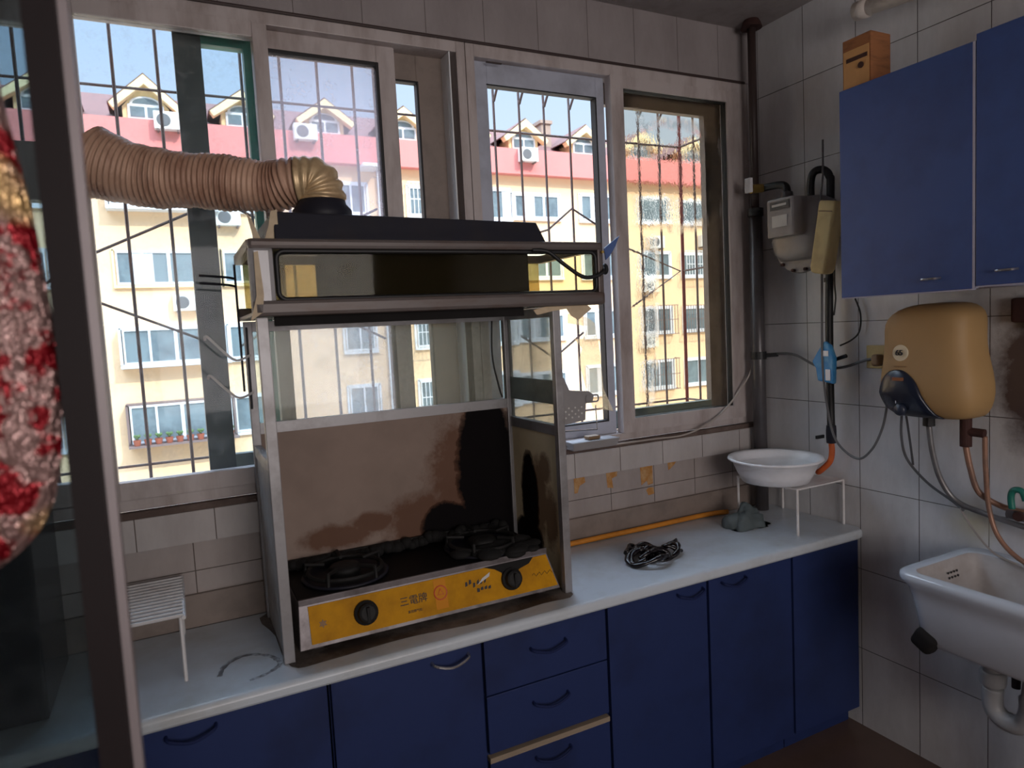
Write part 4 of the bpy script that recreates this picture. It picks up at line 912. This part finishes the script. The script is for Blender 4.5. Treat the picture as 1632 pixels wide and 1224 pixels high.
# ------------------------------------------------------------------ water heater
ht = thing('water_heater', (-.0, -.79, 1.37), 'gold small storage water heater with a waisted body and navy control corner', 'water heater')
LZ0 = [(1.195, .095, .13, -.79), (1.20, .125, .155, -.79), (1.225, .146, .175, -.79), (1.27, .162, .190, -.790), (1.33, .156, .185, -.788), (1.39, .143, .174, -.782), (1.44, .140, .172, -.780), (1.485, .142, .176, -.782), (1.515, .128, .165, -.788), (1.535, .095, .14, -.79), (1.544, .05, .10, -.79)]
LZ = [(z, hw * .93, dep, cy + .004) for z, hw, dep, cy in LZ0]
def hring(z, hw, dep, cy, off=0):
    o = []
    for k in range(40):
        a = 2 * math.pi * k / 40; ca, sa = math.cos(a), math.sin(a)
        yy = cy + (hw + off) * (abs(ca) ** .55) * (1 if ca > 0 else -1); xx = -dep / 2 - .006 - (dep / 2 + off) * (abs(sa) ** .55) * (1 if sa > 0 else -1)
        o.append((min(xx, -.004), yy, z))
    return o
m = MB(); m.loft([hring(*r) for r in LZ]); m.build('body', 'heater_gold', ht, smooth=True, sub=1)
def hsurf(y, z):
    "x of the body's front at (y,z)"
    for a, b in zip(LZ, LZ[1:]):
        if a[0] <= z <= b[0]:
            t = (z - a[0]) / (b[0] - a[0]); hw = a[1] + (b[1] - a[1]) * t; dep = a[2] + (b[2] - a[2]) * t; cy = a[3] + (b[3] - a[3]) * t
            ca = min(1, abs((y - cy) / hw)) ** (1 / .55); sa = math.sqrt(max(0, 1 - ca * ca)); return -dep / 2 - .006 - dep / 2 * sa ** .55
    return -.1
prof = [(-.655, 1.26), (-.662, 1.30), (-.69, 1.335), (-.725, 1.345), (-.755, 1.335), (-.785, 1.305), (-.805, 1.26), (-.83, 1.215), (-.845, 1.199), (-.80, 1.197), (-.75, 1.197), (-.70, 1.203), (-.67, 1.225)]
m = MB(); ol = spline([(0, a, b) for a, b in prof], 3, closed=True); cy_, cz_ = -.735, 1.262
rings = []
for s_, off in ((1.0, -.004), (1.0, .004), (.94, .008), (.6, .009), (.25, .009)):
    rings.append([(hsurf(cy_ + (p.y - cy_) * s_, min(1.543, max(1.1955, cz_ + (p.z - cz_) * s_))) - off, cy_ + (p.y - cy_) * s_, cz_ + (p.z - cz_) * s_) for p in ol])
m.loft(rings); m.build('control_panel', 'heater_dark', ht, smooth=True)
kx = hsurf(-.735, 1.225) - .012
MB().lathe([(.0, -.012), (.016, -.011), (.020, 0)], (kx, -.735, 1.222), 20, 'X').build('temperature_knob', 'heater_knob', ht, smooth=True)
RW = Matrix(((0, 0, -1, 0), (-1, 0, 0, 0), (0, 1, 0, 0), (0, 0, 0, 1)))
text('lettering', 'T', 'white_plastic', ht, (kx - .004, -.722, 1.247), RW, .02)
m = MB(); sx_ = hsurf(-.728, 1.395) - .002
m.lathe([(.0, -.002), (.024, -.0018), (.026, .001)], (sx_, -.728, 1.395), 24, 'X'); m.build('capacity_sticker', 'sticker', ht)
text('lettering', '65', 'ink', ht, (sx_ - .0065, -.728, 1.396), RW, .024, ext=.0025)
MB().box(hsurf(-.73, 1.355) - .002, hsurf(-.73, 1.355) + .001, -.75, -.71, 1.353, 1.356).build('fine_print', 'faded_ink', ht)
MB().box(hsurf(-.73, 1.315) - .012, hsurf(-.73, 1.315), -.75, -.715, 1.312, 1.322).build('indicator_lights', 'display_orange', ht)
MB().tube([(-.10, -.765, 1.21), (-.10, -.765, 1.165)], .017, 14).build('inlet_stub', 'black_rubber', ht)
MB().tube([(-.10, -.875, 1.21), (-.10, -.875, 1.115)], .016, 14).build('outlet_stub', 'rust', ht)
MB().tube([(-.10, -.875, 1.16), (-.095, -.925, 1.158)], .013, 12).build('relief_valve', 'rust', ht)
def hose(name, pts, r, mat, label, cat='hose'):
    m = MB(); m.tube(spline(pts, 8), r, 10); tag(m.build(name, mat, smooth=True), label, cat)
hose('water_hose', [(-.10, -.765, 1.165), (-.09, -.77, 1.08), (-.07, -.785, .99), (-.05, -.82, .93), (-.04, -.90, .905), (-.04, -1.05, .885), (-.04, -1.3, .86)], .0085, 'hose_grey', 'grey braided hose dropping from the heater inlet toward the tap')
hose('water_hose', [(-.10, -.875, 1.115), (-.095, -.885, 1.05), (-.08, -.90, .98), (-.055, -.94, .945), (-.05, -1.0, .935), (-.05, -1.1, .93)], .0085, 'hose_brown', 'brownish hose from the heater outlet to the green-handled tap')
hose('water_hose', [(-.095, -.925, 1.15), (-.09, -.925, 1.05), (-.08, -.93, .93), (-.08, -.96, .85), (-.085, -1.03, .80), (-.09, -1.15, .78)], .007, 'hose_brown', 'thin copper-toned hose hanging from the relief valve into the sink')
hose('cable', [(-.08, -.665, 1.205), (-.07, -.655, 1.12), (-.05, -.66, 1.04), (-.04, -.72, .97), (-.04, -.80, .925), (-.05, -.84, .905)], .0042, 'grey_cable', 'dark cable looping from heater bottom left down to the hose bundle', 'cable')
hose('cable', [(-.08, -.675, 1.21), (-.06, -.675, 1.12), (-.04, -.675, 1.02)], .0035, 'grey_cable', 'short dark cable hanging straight below the navy heater corner', 'cable')
hose('cable', [(-.05, -.83, .91), (-.05, -.87, .85), (-.06, -.93, .80), (-.08, -1.0, .79)], .003, 'light_cable', 'thin pale cord trailing from the hose bundle into the sink', 'cable')
tp = thing('water_tap', (-.04, -1.0, .94), 'dark valve tap with a green loop handle at the right edge', 'tap')
MB().tube([(0, -1.0, .925), (-.07, -1.0, .925)], .014, 12).build('body', 'rust', tp)
MB().tube([(-.05, -.965, .925), (-.05, -1.05, .922)], .016, 12).build('valve', 'pipe_grey', tp)
MB().tube(spline([(-.07, -.985, .945), (-.07, -.982, .98), (-.07, -.99, 1.0), (-.07, -1.01, 1.0), (-.07, -1.02, .975)], 6), .009, 10).build('handle', 'green_handle', tp, smooth=True)

# ------------------------------------------------------------------ sink
sk = thing('sink', (-.2, -1.13, .53), 'white ceramic wall-hung trough sink at the right edge', 'sink')
sy0, sy1, sx_a, sx_b = -.835, -1.46, -.385, -.008
m = MB()
m.loft([rr_ring(sx_a + .06, sx_b, sy1 + .06, sy0 - .06, .575, .03), rr_ring(sx_a + .044, sx_b, sy1 + .044, sy0 - .044, .59, .035), rr_ring(sx_a + .028, sx_b, sy1 + .028, sy0 - .028, .70, .04),
        rr_ring(sx_a + .016, sx_b, sy1 + .016, sy0 - .016, .745, .045), rr_ring(sx_a, sx_b, sy1, sy0, .766, .05), rr_ring(sx_a, sx_b, sy1, sy0, .782, .05), rr_ring(sx_a + .006, sx_b - .004, sy1 + .006, sy0 - .006, .788, .048),
        rr_ring(sx_a + .034, sx_b - .05, sy1 + .034, sy0 - .034, .786, .035)], cap=False)
m.b.faces.ensure_lookup_table(); m.build('basin', 'ceramic', sk, smooth=True)
m = MB(); m.loft([rr_ring(sx_a + .034, sx_b - .05, sy1 + .034, sy0 - .034, .786, .035), rr_ring(sx_a + .042, sx_b - .058, sy1 + .042, sy0 - .042, .776, .033), rr_ring(sx_a + .055, sx_b - .065, sy1 + .055, sy0 - .058, .625, .03), rr_ring(sx_a + .09, sx_b - .10, sy1 + .1, sy0 - .1, .605, .03)], cap=False)
m.prism(rr_ring(sx_a + .09, sx_b - .10, sy1 + .1, sy0 - .1, .603, .03), (0, 0, .002)); m.build('bowl_inside', 'ceramic_inside', sk, smooth=True)
m = MB()
for i in range(4):
    for j in range(2): m.lathe([(.0035, -.0015), (.0035, 0)], (-.20 + i * .014 + j * .006, -.8835, .752 - j * .016), 8, 'Y')
m.build('overflow_holes', 'black_rubber', sk)
rbox((-.335, -.903, .592), .05, .062, .06, Matrix.Rotation(.5, 4, 'X')).build('bracket', 'hood_inner', sk, smooth=True)
dp = thing('drain_pipe', (-.16, -1.0, .4), 'grey plastic drain trap under the white sink', 'drain pipe')
MB().tube([(-.16, -.985, .58), (-.16, -.985, .43)], .024, 16).build('tail_pipe', 'pvc_grey', dp, smooth=True)
MB().lathe([(.032, .45), (.034, .46), (.034, .485), (.030, .49)], (-.16, -.985, 0), 20).build('slip_nut', 'pvc_grey', dp)
MB().tube(spline([(-.16, -.985, .44), (-.16, -.985, .39), (-.16, -1.0, .365), (-.16, -1.03, .355), (-.16, -1.065, .37), (-.16, -1.08, .41), (-.16, -1.08, .45)], 6), .027, 16).build('trap_bend', 'pvc_grey', dp, smooth=True)
MB().tube([(-.16, -1.08, .45), (-.16, -1.085, .50), (-.10, -1.085, .50)], .022, 14).build('outlet', 'pvc_grey', dp)
MB().tube([(-.09, -1.085, .5), (-.09, -1.085, .005)], .03, 16).build('down_pipe', 'pvc_grey', dp, smooth=True)
MB().tube([(-.15, -1.04, .58), (-.15, -1.04, .46)], .011, 12).build('inlet_stub', 'hood_black', dp)

# ------------------------------------------------------------------ foreground glazed door and what shows through it
d1 = struct_empty('door_1', (-2.5, -1.45, 0))
MB().box(-2.259, -2.2375, -1.455, -1.43, .0, 2.63).build('stile', 'door_dark', d1)
MB().box(-2.2372, -2.2305, -1.440, -1.42, .0, 2.63).build('edge_profile', 'door_frame', d1)
MB().box(-2.90, -2.252, -1.45, -1.43, .0, .35).box(-2.90, -2.252, -1.45, -1.43, 2.55, 2.63).build('rail', 'door_dark', d1)
MB().box(-2.90, -2.252, -1.4415, -1.4385, .35, 2.55).build('pane', 'glass_door', d1)
op_ = spline([(-2.285, 0, 1.80), (-2.277, 0, 1.722), (-2.268, 0, 1.655), (-2.2615, 0, 1.58), (-2.2595, 0, 1.50), (-2.268, 0, 1.43), (-2.290, 0, 1.388), (-2.34, 0, 1.36), (-2.40, 0, 1.37), (-2.45, 0, 1.44), (-2.465, 0, 1.55), (-2.45, 0, 1.68), (-2.40, 0, 1.79), (-2.34, 0, 1.83)], 6, closed=True)
m = MB(); cxx, czz = -2.362, 1.59; rings = []
for s_, h in ((1.0, 0), (1.0, .003), (.93, .009), (.8, .013), (.6, .016), (.35, .018), (.12, .019)):
    rings.append([(cxx + (p.x - cxx) * s_, -1.4425 - h, czz + (p.z - czz) * s_) for p in op_])
m.loft(rings); tag(m.build('festive_decoration', 'festive_foil', smooth=True), 'red and silver embossed festive foil decoration stuck on the glazed door', 'decoration')
mw = thing('microwave', (-2.66, -.2, .751), 'dark box-shaped appliance on the worktop seen through the glazed door', 'appliance')
MB().box(-2.88, -2.475, -.37, -.06, .756, 1.15, .006).build('case', 'appliance_black', mw)
MB().box(-2.87, -2.56, -.374, -.37, .775, 1.135).build('door', 'heater_dark', mw)
for x in (-2.86, -2.50): MB().box(x - .012, x + .012, -.35, -.33, .751, .757).build('foot', 'black_rubber', mw)
